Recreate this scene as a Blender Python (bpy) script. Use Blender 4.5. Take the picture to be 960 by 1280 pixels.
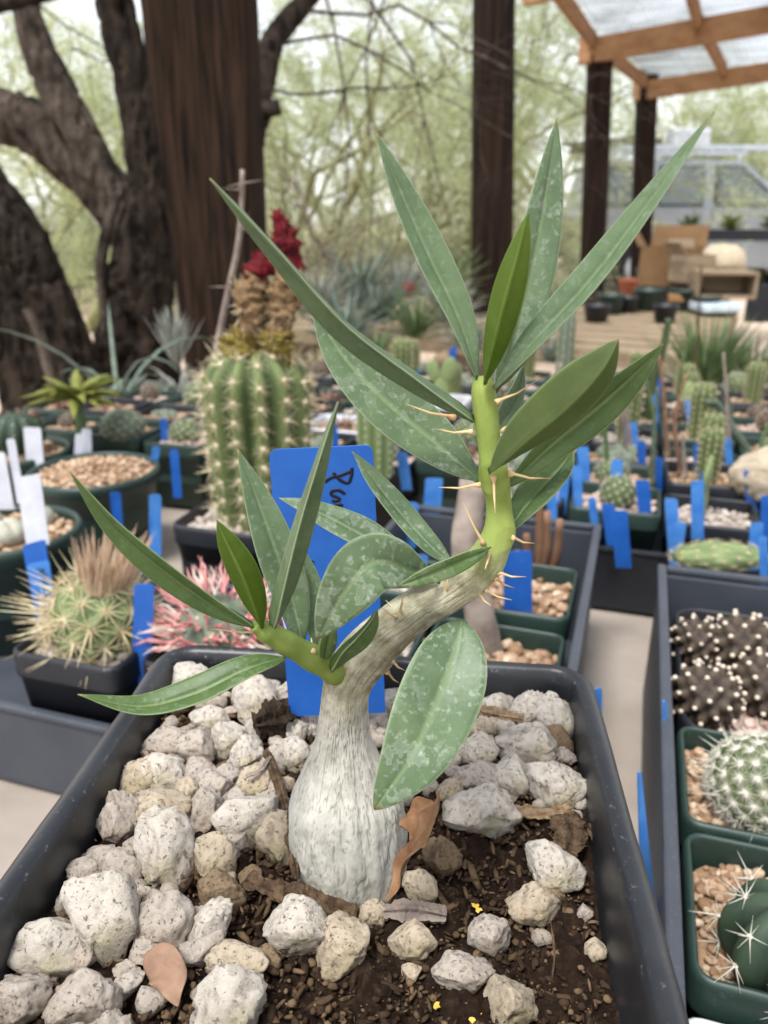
import bpy, bmesh, math, random
import numpy as np
from mathutils import Vector, Matrix, Quaternion
for o in list(bpy.data.objects): bpy.data.objects.remove(o)
SC = bpy.context.scene; COL = SC.collection
R = math.radians
# ------------------------------------------------------------------ camera, sky, sun, exposure
PITCH = R(20.5); F = 962.0; CAM = Vector((0, 0, .95))
cd = bpy.data.cameras.new('camera'); cam = bpy.data.objects.new('camera', cd); COL.objects.link(cam)
cam.location = CAM; cam.rotation_euler = (R(90) - PITCH, 0, 0)
cd.sensor_fit = 'VERTICAL'; cd.sensor_height = 36; cd.sensor_width = 27; cd.lens = 36 * F / 1280
cd.clip_start = .005; cd.clip_end = 600
cd.dof.use_dof = True; cd.dof.focus_distance = .152; cd.dof.aperture_fstop = 22
SC.camera = cam
SUN_EL, SUN_AZ = R(66), R(-35)          # sun high, behind the camera's left shoulder, veiled by cloud
w = bpy.data.worlds.new('World'); SC.world = w; w.use_nodes = True
nt = w.node_tree; nt.nodes.clear()
sky = nt.nodes.new('ShaderNodeTexSky'); sky.sky_type = 'NISHITA'; sky.sun_disc = False
sky.sun_elevation = SUN_EL; sky.sun_rotation = R(215); sky.air_density = 1.0; sky.dust_density = 1.0; sky.ozone_density = 1.0
hs = nt.nodes.new('ShaderNodeHueSaturation'); hs.inputs['Saturation'].default_value = .22
bg = nt.nodes.new('ShaderNodeBackground'); bg.inputs['Strength'].default_value = .11
wo = nt.nodes.new('ShaderNodeOutputWorld')
nt.links.new(sky.outputs[0], hs.inputs['Color']); nt.links.new(hs.outputs[0], bg.inputs[0]); nt.links.new(bg.outputs[0], wo.inputs[0])
sl = bpy.data.lights.new('sun', 'SUN'); sl.energy = 1.5; sl.angle = R(16); sl.color = (1, .98, .945)
so = bpy.data.objects.new('sun', sl); COL.objects.link(so)
sd = Vector((math.sin(R(215)) * math.cos(SUN_EL), math.cos(R(215)) * math.cos(SUN_EL), math.sin(SUN_EL)))
so.rotation_euler = sd.to_track_quat('Z', 'Y').to_euler()
vs = SC.view_settings; vs.view_transform = 'Standard'; vs.look = 'None'; vs.gamma = 1; vs.use_curve_mapping = False
vs.exposure = 1.62
SC.render.engine = 'CYCLES'; cy = SC.cycles
cy.use_denoising = True; cy.max_bounces = 8; cy.transparent_max_bounces = 12; cy.sample_clamp_indirect = 6
cy.use_adaptive_sampling = True; cy.adaptive_threshold = .02

# ------------------------------------------------------------------ helpers
CP, SP = math.cos(PITCH), math.sin(PITCH); FWD = Vector((0, CP, -SP)); UPV = Vector((0, SP, CP)); RT = Vector((1, 0, 0))
def ray(u, v):
    dx = (u - 480) / F; dy = (v - 640) / F
    return Vector((dx, CP - dy * SP, -SP - dy * CP))
def P(u, v, Y): r = ray(u, v); return CAM + r * (Y / r.y)          # point of a sight line at forward distance Y
def PZ(u, v, z): r = ray(u, v); return CAM + r * ((z - CAM.z) / r.z)  # where a sight line meets a level plane
def px(n, p): return n * (Vector(p) - CAM).dot(FWD) / F           # size of n pixels at p
def proj(p):
    d = Vector(p) - CAM; t = d.dot(FWD)
    return (480 + F * d.x / t, 640 - F * d.dot(UPV) / t)
def S(r, g, b):
    f = lambda c: (c / 255 / 12.92) if c / 255 <= .04045 else ((c / 255 + .055) / 1.055) ** 2.4
    return (f(r), f(g), f(b), 1)
rng = random.Random(7); npr = np.random.RandomState(7)
def h3(ix, iy, iz, seed):
    h = (ix.astype(np.int64) * 374761393 + iy.astype(np.int64) * 668265263 + iz.astype(np.int64) * 1440662683 + seed * 1274126177) & 0xffffffff
    h = ((h ^ (h >> 13)) * 1274126177) & 0xffffffff
    return ((h ^ (h >> 16)) & 0xffffff) / float(0x1000000)
def vn(p, seed=0):
    p = np.asarray(p, float); i = np.floor(p).astype(np.int64); f = p - i; f = f * f * (3 - 2 * f); o = 0
    for dx in (0, 1):
        for dy in (0, 1):
            for dz in (0, 1):
                wgt = (f[:, 0] if dx else 1 - f[:, 0]) * (f[:, 1] if dy else 1 - f[:, 1]) * (f[:, 2] if dz else 1 - f[:, 2])
                o = o + wgt * h3(i[:, 0] + dx, i[:, 1] + dy, i[:, 2] + dz, seed)
    return o
def fbm(p, seed=0, o=3):
    p = np.asarray(p, float); s = 0; a = 1; t = 0
    for k in range(o): s = s + a * vn(p * 2 ** k, seed + k); t += a; a *= .5
    return s / t
def sstep(a, b, x): t = np.clip((x - a) / (b - a), 0, 1); return t * t * (3 - 2 * t)

ICO = {}
def ico(n):
    if n not in ICO:
        bm = bmesh.new(); bmesh.ops.create_icosphere(bm, subdivisions=n, radius=1)
        bm.verts.ensure_lookup_table()
        ICO[n] = (np.array([v.co[:] for v in bm.verts]), np.array([[v.index for v in f.verts] for f in bm.faces])); bm.free()
    return ICO[n]

class MB:                       # collects vertices, faces, a per-vertex number k and uv; build() makes ONE mesh
    def __init__(s): s.v = []; s.f = []; s.k = []; s.uv = []; s.n = 0
    def add(s, v, f, k=0., uv=None):
        v = np.asarray(v, float).reshape(-1, 3); n = len(v)
        s.v.append(v); s.k.append(np.broadcast_to(np.asarray(k, float), (n,)))
        s.uv.append(np.zeros((n, 2)) if uv is None else np.asarray(uv, float))
        for q in (f if isinstance(f, list) else [f]):
            q = np.asarray(q)
            if len(q): s.f.append(q + s.n)
        s.n += n; return s
    def box(s, c, d, M=None, k=0.):
        x, y, z = np.array(d, float) / 2
        v = np.array([[a * x, b * y, e * z] for a in (-1, 1) for b in (-1, 1) for e in (-1, 1)])
        if M is not None: v = v @ np.array(M.to_3x3()).T
        return s.add(v + np.array(c, float), np.array([[0, 1, 3, 2], [4, 6, 7, 5], [0, 4, 5, 1], [2, 3, 7, 6], [0, 2, 6, 4], [1, 5, 7, 3]]), k)
    def hexa(s, p, k=0.):       # eight corners, bottom ring then top ring
        return s.add(np.array([list(q) for q in p]), np.array([[3, 2, 1, 0], [4, 5, 6, 7], [0, 1, 5, 4], [1, 2, 6, 5], [2, 3, 7, 6], [3, 0, 4, 7]]), k)
    def beam(s, a, b, wd, ht, up=(0, 0, 1), k=0.):
        a, b = Vector(a), Vector(b); d = (b - a).normalized(); sd = d.cross(Vector(up)).normalized(); u = sd.cross(d)
        r = []
        for q in (a, b): r += [q - sd * wd / 2 - u * ht / 2, q + sd * wd / 2 - u * ht / 2, q + sd * wd / 2 + u * ht / 2, q - sd * wd / 2 + u * ht / 2]
        return s.hexa(r, k)
    def tube(s, pts, rad, n=8, k=0., cap=True, sq=None):
        pts = np.array([list(p) for p in pts], float); m = len(pts); rad = np.broadcast_to(np.asarray(rad, float), (m,))
        T = np.gradient(pts, axis=0) if m > 2 else np.array([pts[1] - pts[0]] * 2)
        T /= np.linalg.norm(T, axis=1)[:, None] + 1e-12
        a = np.array([0, 0, 1.]) if abs(T[0][2]) < .9 else np.array([1., 0, 0]); A = np.cross(T[0], a); A /= np.linalg.norm(A)
        rings = []; th = np.arange(n) * 2 * math.pi / n; kk = []; uv = []
        L = np.concatenate([[0], np.cumsum(np.linalg.norm(np.diff(pts, axis=0), axis=1))]); ka = np.broadcast_to(np.asarray(k, float), (m,))
        for i in range(m):
            A = A - T[i] * A.dot(T[i]); A /= np.linalg.norm(A) + 1e-12; B = np.cross(T[i], A)
            rings.append(pts[i] + rad[i] * (np.cos(th)[:, None] * A + np.sin(th)[:, None] * B)); kk.append(np.full(n, ka[i]))
            uv.append(np.stack([th / (2 * math.pi), np.full(n, L[i])], 1))
        i0 = np.arange(m - 1)[:, None] * n; j = np.arange(n)[None]; j2 = (j + 1) % n
        q = np.stack([i0 + j, i0 + j2, i0 + n + j2, i0 + n + j], -1).reshape(-1, 4)
        v = np.concatenate(rings); fs = [q]
        kk = np.concatenate(kk); uv = np.concatenate(uv)
        if cap:
            v = np.vstack([v, pts[0], pts[-1]]); kk = np.append(kk, [ka[0], ka[-1]]); uv = np.vstack([uv, uv[0], uv[-1]]); c0 = m * n
            fs.append(np.array([[(a + 1) % n, a, c0] for a in range(n)] + [[(m - 1) * n + a, (m - 1) * n + (a + 1) % n, c0 + 1] for a in range(n)]))
        return s.add(v, fs, kk, uv)
    def rings(s, R_, close=True, cap0=False, cap1=False, k=0., uv=None):   # list of equal-length point loops
        n = len(R_[0]); m = len(R_); v = np.concatenate([np.asarray(r, float) for r in R_])
        i0 = np.arange(m - 1)[:, None] * n; j = np.arange(n if close else n - 1)[None]; j2 = (j + 1) % n
        fs = [np.stack([i0 + j, i0 + j2, i0 + n + j2, i0 + n + j], -1).reshape(-1, 4)]
        kk = np.broadcast_to(np.asarray(k, float), (len(v),)) if np.ndim(k) else np.full(len(v), k)
        if cap0: v = np.vstack([v, np.mean(R_[0], 0)]); kk = np.append(kk, kk[0]); fs.append(np.array([[(a + 1) % n, a, len(v) - 1] for a in range(n)]))
        if cap1: v = np.vstack([v, np.mean(R_[-1], 0)]); kk = np.append(kk, kk[m * n - 1]); fs.append(np.array([[(m - 1) * n + a, (m - 1) * n + (a + 1) % n, len(v) - 1] for a in range(n)]))
        return s.add(v, fs, kk, None if uv is None else np.vstack([uv] + [uv[:1]] * (len(v) - len(uv))))
    def lathe(s, prof, n=24, c=(0, 0, 0), cap0=False, cap1=False, k=0.):
        th = np.arange(n) * 2 * math.pi / n
        return s.rings([np.stack([r * np.cos(th) + c[0], r * np.sin(th) + c[1], np.full(n, z + c[2])], 1) for r, z in prof], True, cap0, cap1, k)
    def mesh(s, name, smooth=True):
        me = bpy.data.meshes.new(name); v = np.concatenate(s.v); me.vertices.add(len(v)); me.vertices.foreach_set('co', v.ravel())
        tot = np.concatenate([np.full(len(f), f.shape[1]) for f in s.f]); li = np.concatenate([f.ravel() for f in s.f])
        me.loops.add(len(li)); me.loops.foreach_set('vertex_index', li.astype(np.int32))
        st = np.concatenate([[0], np.cumsum(tot)[:-1]]); me.polygons.add(len(tot)); me.polygons.foreach_set('loop_start', st.astype(np.int32)); me.polygons.foreach_set('loop_total', tot.astype(np.int32))
        me.polygons.foreach_set('use_smooth', np.full(len(tot), bool(smooth)))
        k = np.concatenate(s.k)
        if np.any(k): me.attributes.new('k', 'FLOAT', 'POINT').data.foreach_set('value', k.astype(np.float32))
        uv = np.concatenate(s.uv)
        if np.any(uv): me.uv_layers.new(name='UVMap').data.foreach_set('uv', uv[li].astype(np.float32).ravel())
        me.update(); me.validate(); return me

def root_loc(p):
    l = Vector((0, 0, 0))
    while p is not None: l += p.location; p = p.parent
    return l
def obj(name, mb, mat=None, parent=None, smooth=True, world=True, bevel=0, **kw):
    me = mb.mesh(name, smooth) if isinstance(mb, MB) else mb
    if parent is not None and world and isinstance(mb, MB): me.transform(Matrix.Translation(-root_loc(parent)))
    if mat is not None and not me.materials: me.materials.append(mat)
    o = bpy.data.objects.new(name, me); COL.objects.link(o); o.parent = parent
    if bevel:
        b = o.modifiers.new('bevel', 'BEVEL'); b.width = bevel; b.segments = 2; b.limit_method = 'ANGLE'
    for a, b in kw.items(): o[a] = b
    return o
def tag(o, label, cat, group=None):
    o['label'] = label; o['category'] = cat
    if group: o['group'] = group
    return o
def thing(name, label, cat, loc=(0, 0, 0), group=None, rz=0):
    o = bpy.data.objects.new(name, None); o.empty_display_size = .02; COL.objects.link(o); o.location = loc; o.rotation_euler = (0, 0, rz)
    return tag(o, label, cat, group)
def center(o):                   # move the origin of a one-mesh thing to its base
    v = np.empty(len(o.data.vertices) * 3); o.data.vertices.foreach_get('co', v); v = v.reshape(-1, 3)
    c = Vector(((v[:, 0].min() + v[:, 0].max()) / 2, (v[:, 1].min() + v[:, 1].max()) / 2, v[:, 2].min()))
    o.data.transform(Matrix.Translation(-c)); o.location = c; return o
def copy_tree(o, parent=None):
    c = o.copy(); COL.objects.link(c); c.parent = parent
    for ch in o.children: copy_tree(ch, c)
    return c
def catmull(pts, n):
    pts = [Vector(p) for p in pts]
    if len(pts) == 2: pts = [pts[0], (pts[0] + pts[1]) / 2, pts[1]]
    q = [pts[0] * 2 - pts[1]] + pts + [pts[-1] * 2 - pts[-2]]; out = []; m = len(pts) - 1
    for i in range(n):
        t = i / (n - 1) * m; k = min(int(t), m - 1); t -= k; a, b, c, d = q[k:k + 4]
        out.append(.5 * ((2 * b) + (c - a) * t + (2 * a - 5 * b + 4 * c - d) * t * t + (3 * b - a - 3 * c + d) * t ** 3))
    return out

# ------------------------------------------------------------------ materials
def nodes(name):
    m = bpy.data.materials.new(name); m.use_nodes = True; t = m.node_tree; t.nodes.clear()
    return m, t, (lambda k, **a: mk(t, k, **a)), t.links.new
def mk(t, k, **a):
    n = t.nodes.new('ShaderNode' + k)
    for x, y in a.items():
        if x in n.inputs: n.inputs[x].default_value = y
        else: setattr(n, x, y)
    return n
def ramp(N, L, src, stops):
    r = N('ValToRGB'); e = r.color_ramp.elements
    while len(e) < len(stops): e.new(.5)
    for q, (p, c) in zip(e, stops): q.position = p; q.color = c if len(c) == 4 else (*c, 1)
    L(src, r.inputs[0]); return r.outputs[0]
def mixc(N, L, f, a, b, mode='MIX'):
    m = N('Mix', data_type='RGBA', blend_type=mode)
    for q, i in ((f, 0), (a, 6), (b, 7)):
        if hasattr(q, 'is_linked') or hasattr(q, 'links'): L(q, m.inputs[i])
        else: m.inputs[i].default_value = q
    return m.outputs[2]
def finish(t, N, L, colour, rough=.7, spec=.3, height=None, bump=.3, dist=.001, transl=0, tcol=None, metal=0, extra=None):
    b = N('BsdfPrincipled'); b.inputs['Metallic'].default_value = metal; b.inputs['Specular IOR Level'].default_value = spec
    if hasattr(colour, 'links'): L(colour, b.inputs['Base Color'])
    else: b.inputs['Base Color'].default_value = colour
    if hasattr(rough, 'links'): L(rough, b.inputs['Roughness'])
    else: b.inputs['Roughness'].default_value = rough
    if height is not None:
        bp = N('Bump', Strength=bump, Distance=dist); L(height, bp.inputs['Height']); L(bp.outputs[0], b.inputs['Normal'])
    out = N('OutputMaterial'); res = b.outputs[0]
    if transl:
        tr = N('BsdfTranslucent'); q = tcol if tcol is not None else colour
        if hasattr(q, 'links'): L(q, tr.inputs[0])
        else: tr.inputs[0].default_value = q
        mx = N('MixShader'); mx.inputs[0].default_value = transl; L(res, mx.inputs[1]); L(tr.outputs[0], mx.inputs[2]); res = mx.outputs[0]
    L(res, out.inputs[0])
def M(name, c1, c2=None, scale=20, rough=.7, spec=.3, bump=0, bscale=None, dist=.001, stretch=(1, 1, 1), kcol=None, transl=0, metal=0, lo=.35, hi=.65, tcol=None):
    m, t, N, L = nodes(name); tc = N('TexCoord'); mp = N('Mapping'); mp.inputs['Scale'].default_value = stretch; L(tc.outputs['Object'], mp.inputs[0])
    ns = N('TexNoise', Scale=scale, Detail=6., Roughness=.6); L(mp.outputs[0], ns.inputs['Vector'])
    col = c1
    if c2 is not None: col = ramp(N, L, ns.outputs[0], [(lo, c1), (hi, c2)])
    if kcol is not None:
        at = N('Attribute', attribute_name='k'); col = mixc(N, L, at.outputs['Fac'], col, kcol)
    h = None
    if bump:
        n2 = N('TexNoise', Scale=bscale or scale * 3, Detail=8., Roughness=.65); L(mp.outputs[0], n2.inputs['Vector']); h = n2.outputs[0]
    finish(t, N, L, col, rough, spec, h, bump, dist, transl, tcol, metal); return m
MAT = {}
def stone_mat(name, base, dark, warm, pscale=1000, lich=None):
    m, t, N, L = nodes(name); tc = N('TexCoord'); oi = N('ObjectInfo'); v = tc.outputs['Object']
    n1 = N('TexNoise', Scale=420., Detail=10., Roughness=.72); L(v, n1.inputs[0]); n2 = N('TexNoise', Scale=60., Detail=5.); L(v, n2.inputs[0])
    vo = N('TexVoronoi', Scale=pscale); L(v, vo.inputs[0]); n3 = N('TexNoise', Scale=pscale * 1.1, Detail=5., Roughness=.7); L(v, n3.inputs[0])
    c = mixc(N, L, ramp(N, L, n2.outputs[0], [(.35, (0, 0, 0)), (.68, (1, 1, 1))]), base, warm)
    c = mixc(N, L, ramp(N, L, n1.outputs[0], [(.3, (.6, .6, .6)), (.46, (0, 0, 0))]), c, dark)
    if lich:
        n4 = N('TexNoise', Scale=90., Detail=3.); L(v, n4.inputs[0]); c = mixc(N, L, ramp(N, L, n4.outputs[0], [(.55, (0, 0, 0)), (.7, (.6, .6, .6))]), c, lich)
    at = N('Attribute', attribute_name='k'); c = mixc(N, L, at.outputs['Fac'], c, (dark[0] * .55, dark[1] * .5, dark[2] * .45, 1)); pit = ramp(N, L, n3.outputs[0], [(.3, (.6, .6, .6)), (.41, (0, 0, 0))])
    c = mixc(N, L, pit, c, (dark[0] * .58, dark[1] * .54, dark[2] * .5, 1))
    hh = N('Math', operation='SUBTRACT'); L(n1.outputs[0], hh.inputs[0]); L(pit, hh.inputs[1])
    finish(t, N, L, c, .95, .08, hh.outputs[0], .9, .0013); return m
MAT['pumice_white'] = stone_mat('pumice_white', S(196, 189, 179), S(140, 130, 118), S(182, 170, 154), lich=S(176, 170, 134))
MAT['pumice_grey'] = stone_mat('pumice_grey', S(180, 171, 161), S(120, 110, 100), S(168, 153, 137))
MAT['pumice_tan'] = stone_mat('pumice_tan', S(186, 173, 154), S(126, 110, 92), S(174, 156, 130), lich=S(166, 160, 124))
MAT['pumice_brown'] = stone_mat('pumice_brown', S(134, 116, 94), S(84, 70, 56), S(124, 104, 80))
def leaf_mat(name, c1, c2, rib, edge, stain, tcol, transl=.22, rough=.42):
    m, t, N, L = nodes(name); tc = N('TexCoord'); uv = N('UVMap'); sx = N('SeparateXYZ'); L(uv.outputs[0], sx.inputs[0]); v = tc.outputs['Object']
    a = N('Math', operation='SUBTRACT'); L(sx.outputs[0], a.inputs[0]); a.inputs[1].default_value = .5
    ab = N('Math', operation='ABSOLUTE'); L(a.outputs[0], ab.inputs[0])
    n1 = N('TexNoise', Scale=130., Detail=5., Roughness=.6); L(v, n1.inputs[0])
    c = ramp(N, L, n1.outputs[0], [(.32, c1), (.68, c2)])
    # fine side veins from uv
    cmb = N('CombineXYZ'); mm = N('Math', operation='MULTIPLY'); L(ab.outputs[0], mm.inputs[0]); mm.inputs[1].default_value = .6
    sb = N('Math', operation='SUBTRACT'); L(sx.outputs[1], sb.inputs[0]); L(mm.outputs[0], sb.inputs[1]); L(sb.outputs[0], cmb.inputs[0])
    wv = N('TexWave', Scale=11., Distortion=1.5, Detail=2.); wv.inputs['Detail Scale'].default_value = 2.; L(cmb.outputs[0], wv.inputs[0])
    vein = ramp(N, L, wv.outputs[0], [(.86, (0, 0, 0)), (1, (.08, .08, .08))]); c = mixc(N, L, vein, c, rib)
    nn = N('TexNoise', Scale=500., Detail=3.); L(v, nn.inputs[0])
    sm = N('Math', operation='MULTIPLY_ADD'); L(nn.outputs[0], sm.inputs[0]); sm.inputs[1].default_value = .03; L(ab.outputs[0], sm.inputs[2])
    c = mixc(N, L, ramp(N, L, sm.outputs[0], [(.03, (.75, .75, .75)), (.075, (0, 0, 0))]), c, rib)
    c = mixc(N, L, ramp(N, L, ab.outputs[0], [(.462, (0, 0, 0)), (.495, (.8, .8, .8))]), c, edge)
    # dried water marks
    dn = N('TexNoise', Scale=500., Detail=4.); L(v, dn.inputs[0]); vm = mixc(N, L, .007, v, dn.outputs['Color'], 'ADD')
    vo = N('TexVoronoi', Scale=240.); L(vm, vo.inputs[0])
    ring = ramp(N, L, vo.outputs['Distance'], [(.12, (.22, .22, .22)), (.3, (.3, .3, .3)), (.36, (.6, .6, .6)), (.42, (0, 0, 0))])
    n5 = N('TexNoise', Scale=75., Detail=3.); L(v, n5.inputs[0]); gate = ramp(N, L, n5.outputs[0], [(.42, (.1, .1, .1)), (.62, (.8, .8, .8))])
    n6 = N('TexNoise', Scale=900., Detail=4.); L(v, n6.inputs[0]); speck = ramp(N, L, n6.outputs[0], [(.56, (0, 0, 0)), (.74, (.6, .6, .6))])
    r2 = mixc(N, L, 1., ring, gate, 'MULTIPLY'); r3 = mixc(N, L, 1., r2, speck, 'ADD')
    at = N('Attribute', attribute_name='k'); r4 = mixc(N, L, 1., r3, at.outputs['Color'], 'MULTIPLY')
    bw = N('RGBToBW'); L(r4, bw.inputs[0]); c = mixc(N, L, bw.outputs[0], c, stain)
    c = mixc(N, L, ramp(N, L, sx.outputs[1], [(.955, (0, 0, 0)), (1, (.7, .7, .7))]), c, S(128, 110, 66))
    rr = N('Math', operation='MULTIPLY_ADD'); L(bw.outputs[0], rr.inputs[0]); rr.inputs[1].default_value = .4; rr.inputs[2].default_value = rough
    n7 = N('TexNoise', Scale=420., Detail=5.); L(v, n7.inputs[0])
    finish(t, N, L, c, rr.outputs[0], .35, n7.outputs[0], .25, .0006, transl, tcol); return m
MAT['leaf'] = leaf_mat('leaf_green', S(78, 99, 68), S(100, 120, 86), S(120, 138, 100), S(150, 164, 132), S(168, 178, 164), S(96, 130, 30))
MAT['leaf_mid'] = leaf_mat('leaf_fresh', S(68, 92, 50), S(86, 108, 60), S(126, 144, 88), S(154, 170, 118), S(168, 180, 152), S(110, 146, 24), .28)
MAT['leaf_young'] = leaf_mat('leaf_young', S(72, 96, 26), S(90, 112, 34), S(124, 144, 64), S(130, 150, 70), S(150, 166, 110), S(120, 154, 16), .38)
MAT['leaf_under'] = leaf_mat('leaf_underside', S(76, 92, 52), S(90, 106, 56), S(118, 134, 82), S(138, 152, 110), S(130, 144, 112), S(116, 142, 16), .42)
def stem_mat():
    m, t, N, L = nodes('caudex_bark'); tc = N('TexCoord'); v = tc.outputs['Object']; uv = N('UVMap'); sx = N('SeparateXYZ'); L(uv.outputs[0], sx.inputs[0])
    n1 = N('TexNoise', Scale=260., Detail=6., Roughness=.65); L(v, n1.inputs[0]); n2 = N('TexNoise', Scale=110., Detail=5.); L(v, n2.inputs[0])
    white = ramp(N, L, n1.outputs[0], [(.25, S(140, 136, 126)), (.6, S(176, 173, 163))])
    tan = ramp(N, L, n1.outputs[0], [(.3, S(96, 92, 72)), (.5, S(146, 142, 118)), (.72, S(186, 184, 164))])
    green = ramp(N, L, n2.outputs[0], [(.35, S(104, 120, 54)), (.65, S(132, 147, 76))])
    dirty = ramp(N, L, n1.outputs[0], [(.3, S(104, 96, 80)), (.6, S(168, 164, 150))])
    # uv.y is the fraction along the plant: 0 soil, .34 neck, .66 end of grey bark, 1 tip
    ny = N('Math', operation='MULTIPLY_ADD'); L(n2.outputs[0], ny.inputs[0]); ny.inputs[1].default_value = .12; L(sx.outputs[1], ny.inputs[2])
    f1 = ramp(N, L, ny.outputs[0], [(.36, (0, 0, 0)), (.43, (1, 1, 1))]); f2 = ramp(N, L, ny.outputs[0], [(.68, (0, 0, 0)), (.80, (1, 1, 1))]); f0 = ramp(N, L, ny.outputs[0], [(.115, (1, 1, 1)), (.19, (0, 0, 0))])
    c = mixc(N, L, f1, white, tan); c = mixc(N, L, f0, c, dirty); c = mixc(N, L, f2, c, green)
    at = N('Attribute', attribute_name='k'); c = mixc(N, L, at.outputs['Fac'], c, S(84, 82, 74))
    finish(t, N, L, c, .75, .2, n1.outputs[0], .3, .0007); return m
MAT['stem'] = stem_mat()
MAT['shoot'] = M('shoot_green', S(92, 108, 44), S(122, 138, 66), 110, .5, .35, .3, 400, .0004, transl=.12, tcol=S(150, 190, 20))
MAT['spine'] = M('spine_tan', S(204, 184, 136), S(176, 140, 100), 150, .5)
def plastic(name, col, wearc, rough=.42, wsc=620):
    m, t, N, L = nodes(name); tc = N('TexCoord'); v = tc.outputs['Object']; n1 = N('TexNoise', Scale=wsc, Detail=8., Roughness=.75); L(v, n1.inputs[0])
    n2 = N('TexNoise', Scale=40., Detail=4.); L(v, n2.inputs[0]); at = N('Attribute', attribute_name='k')
    w1 = ramp(N, L, n1.outputs[0], [(.59, (0, 0, 0)), (.7, (.8, .8, .8))]); w2 = mixc(N, L, 1., w1, at.outputs['Color'], 'MULTIPLY')
    w3 = ramp(N, L, n2.outputs[0], [(.4, (0, 0, 0)), (.8, (.06, .06, .06))]); w4 = mixc(N, L, 1., w2, w3, 'ADD')
    bw = N('RGBToBW'); L(w4, bw.inputs[0]); c = mixc(N, L, bw.outputs[0], col, wearc)
    rr = N('Math', operation='MULTIPLY_ADD'); L(bw.outputs[0], rr.inputs[0]); rr.inputs[1].default_value = .4; rr.inputs[2].default_value = rough
    finish(t, N, L, c, rr.outputs[0], .45, n1.outputs[0], .12, .0006); return m
MAT['pot_black'] = plastic('pot_black', S(26, 28, 32), S(150, 152, 156), .36)
MAT['tray_grey'] = plastic('tray_grey', S(56, 60, 68), S(140, 142, 150), .5)
MAT['tray_black'] = plastic('tray_black', S(26, 28, 34), S(96, 100, 108), .45)
MAT['pot_green'] = plastic('pot_green', S(34, 52, 46), S(100, 116, 108), .45)
MAT['pot_clay'] = plastic('pot_clay', S(150, 84, 58), S(180, 140, 120), .7)
MAT['pot_white'] = plastic('pot_white', S(196, 198, 204), S(150, 150, 150), .5)
MAT['blue'] = M('label_blue', S(26, 82, 160), S(36, 94, 176), 60, .42, .4, .05, 300)
MAT['blue_pale'] = M('label_blue_pale', S(50, 110, 186), S(78, 134, 198), 60, .5, .4)
MAT['white'] = M('label_white', S(186, 188, 198), S(206, 208, 216), 60, .5, .3)
MAT['ink'] = M('ink', S(18, 20, 34), None, rough=.5)
def soil_mat():
    m, t, N, L = nodes('soil_dark'); tc = N('TexCoord'); v = tc.outputs['Object']; n1 = N('TexNoise', Scale=420., Detail=8., Roughness=.75); L(v, n1.inputs[0]); n2 = N('TexNoise', Scale=60., Detail=4.); L(v, n2.inputs[0])
    c = ramp(N, L, n1.outputs[0], [(.3, S(20, 15, 12)), (.5, S(44, 33, 26)), (.66, S(78, 62, 48)), (.78, S(124, 104, 84))])
    c = mixc(N, L, ramp(N, L, n2.outputs[0], [(.4, (0, 0, 0)), (.7, (.5, .5, .5))]), c, S(58, 42, 32))
    finish(t, N, L, c, .95, .1, n1.outputs[0], 1., .002); return m
MAT['soil'] = soil_mat()
MAT['soil_bits'] = M('soil_bits', S(30, 22, 17), S(62, 47, 36), 300, .95, .1, .5, 900, kcol=S(112, 92, 70))
MAT['bark'] = M('bark_chip', S(44, 33, 26), S(112, 92, 72), 420, .9, .1, 1., 900, .001, (1, 1, 1), lo=.3, hi=.7)
MAT['bark_dark'] = M('bark_chip_dark', S(26, 21, 18), S(64, 52, 42), 300, .95, .1, .9, 500, .001)
MAT['bark_tan'] = M('bark_chip_tan', S(92, 74, 56), S(148, 126, 100), 420, .9, .1, .6, 500, .001)
MAT['dryleaf'] = M('dry_leaf', S(112, 78, 54), S(158, 122, 90), 160, .7, .2, .4, 500, transl=.15)
MAT['dryleaf_pale'] = M('dry_leaf_pale', S(136, 106, 88), S(160, 130, 108), 160, .7, .2, .4, 500, transl=.15)
MAT['petal'] = M('petal_yellow', S(196, 160, 60), S(210, 180, 90), 200, .7)
def gravel_mat(name, a, b, c3):
    m, t, N, L = nodes(name); tc = N('TexCoord'); v = tc.outputs['Object']; at = N('Attribute', attribute_name='k'); n1 = N('TexNoise', Scale=300., Detail=6.); L(v, n1.inputs[0])
    c = ramp(N, L, at.outputs['Fac'], [(0, a), (.5, b), (1, c3)]); c = mixc(N, L, ramp(N, L, n1.outputs[0], [(.35, (.5, .5, .5)), (.6, (0, 0, 0))]), c, (a[0] * .6, a[1] * .55, a[2] * .5, 1))
    finish(t, N, L, c, .95, .1, n1.outputs[0], .5, .001); return m
MAT['gravel_tan'] = gravel_mat('gravel_tan', S(132, 104, 80), S(176, 148, 122), S(204, 184, 160))
MAT['gravel_white'] = gravel_mat('gravel_white', S(148, 136, 126), S(184, 173, 163), S(206, 198, 190))
MAT['gravel_pink'] = gravel_mat('gravel_pink', S(160, 136, 124), S(200, 176, 164), S(220, 206, 198))
MAT['bench'] = M('bench_top', S(136, 126, 116), S(160, 150, 140), 9, .85, .2, .2, 60)
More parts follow.
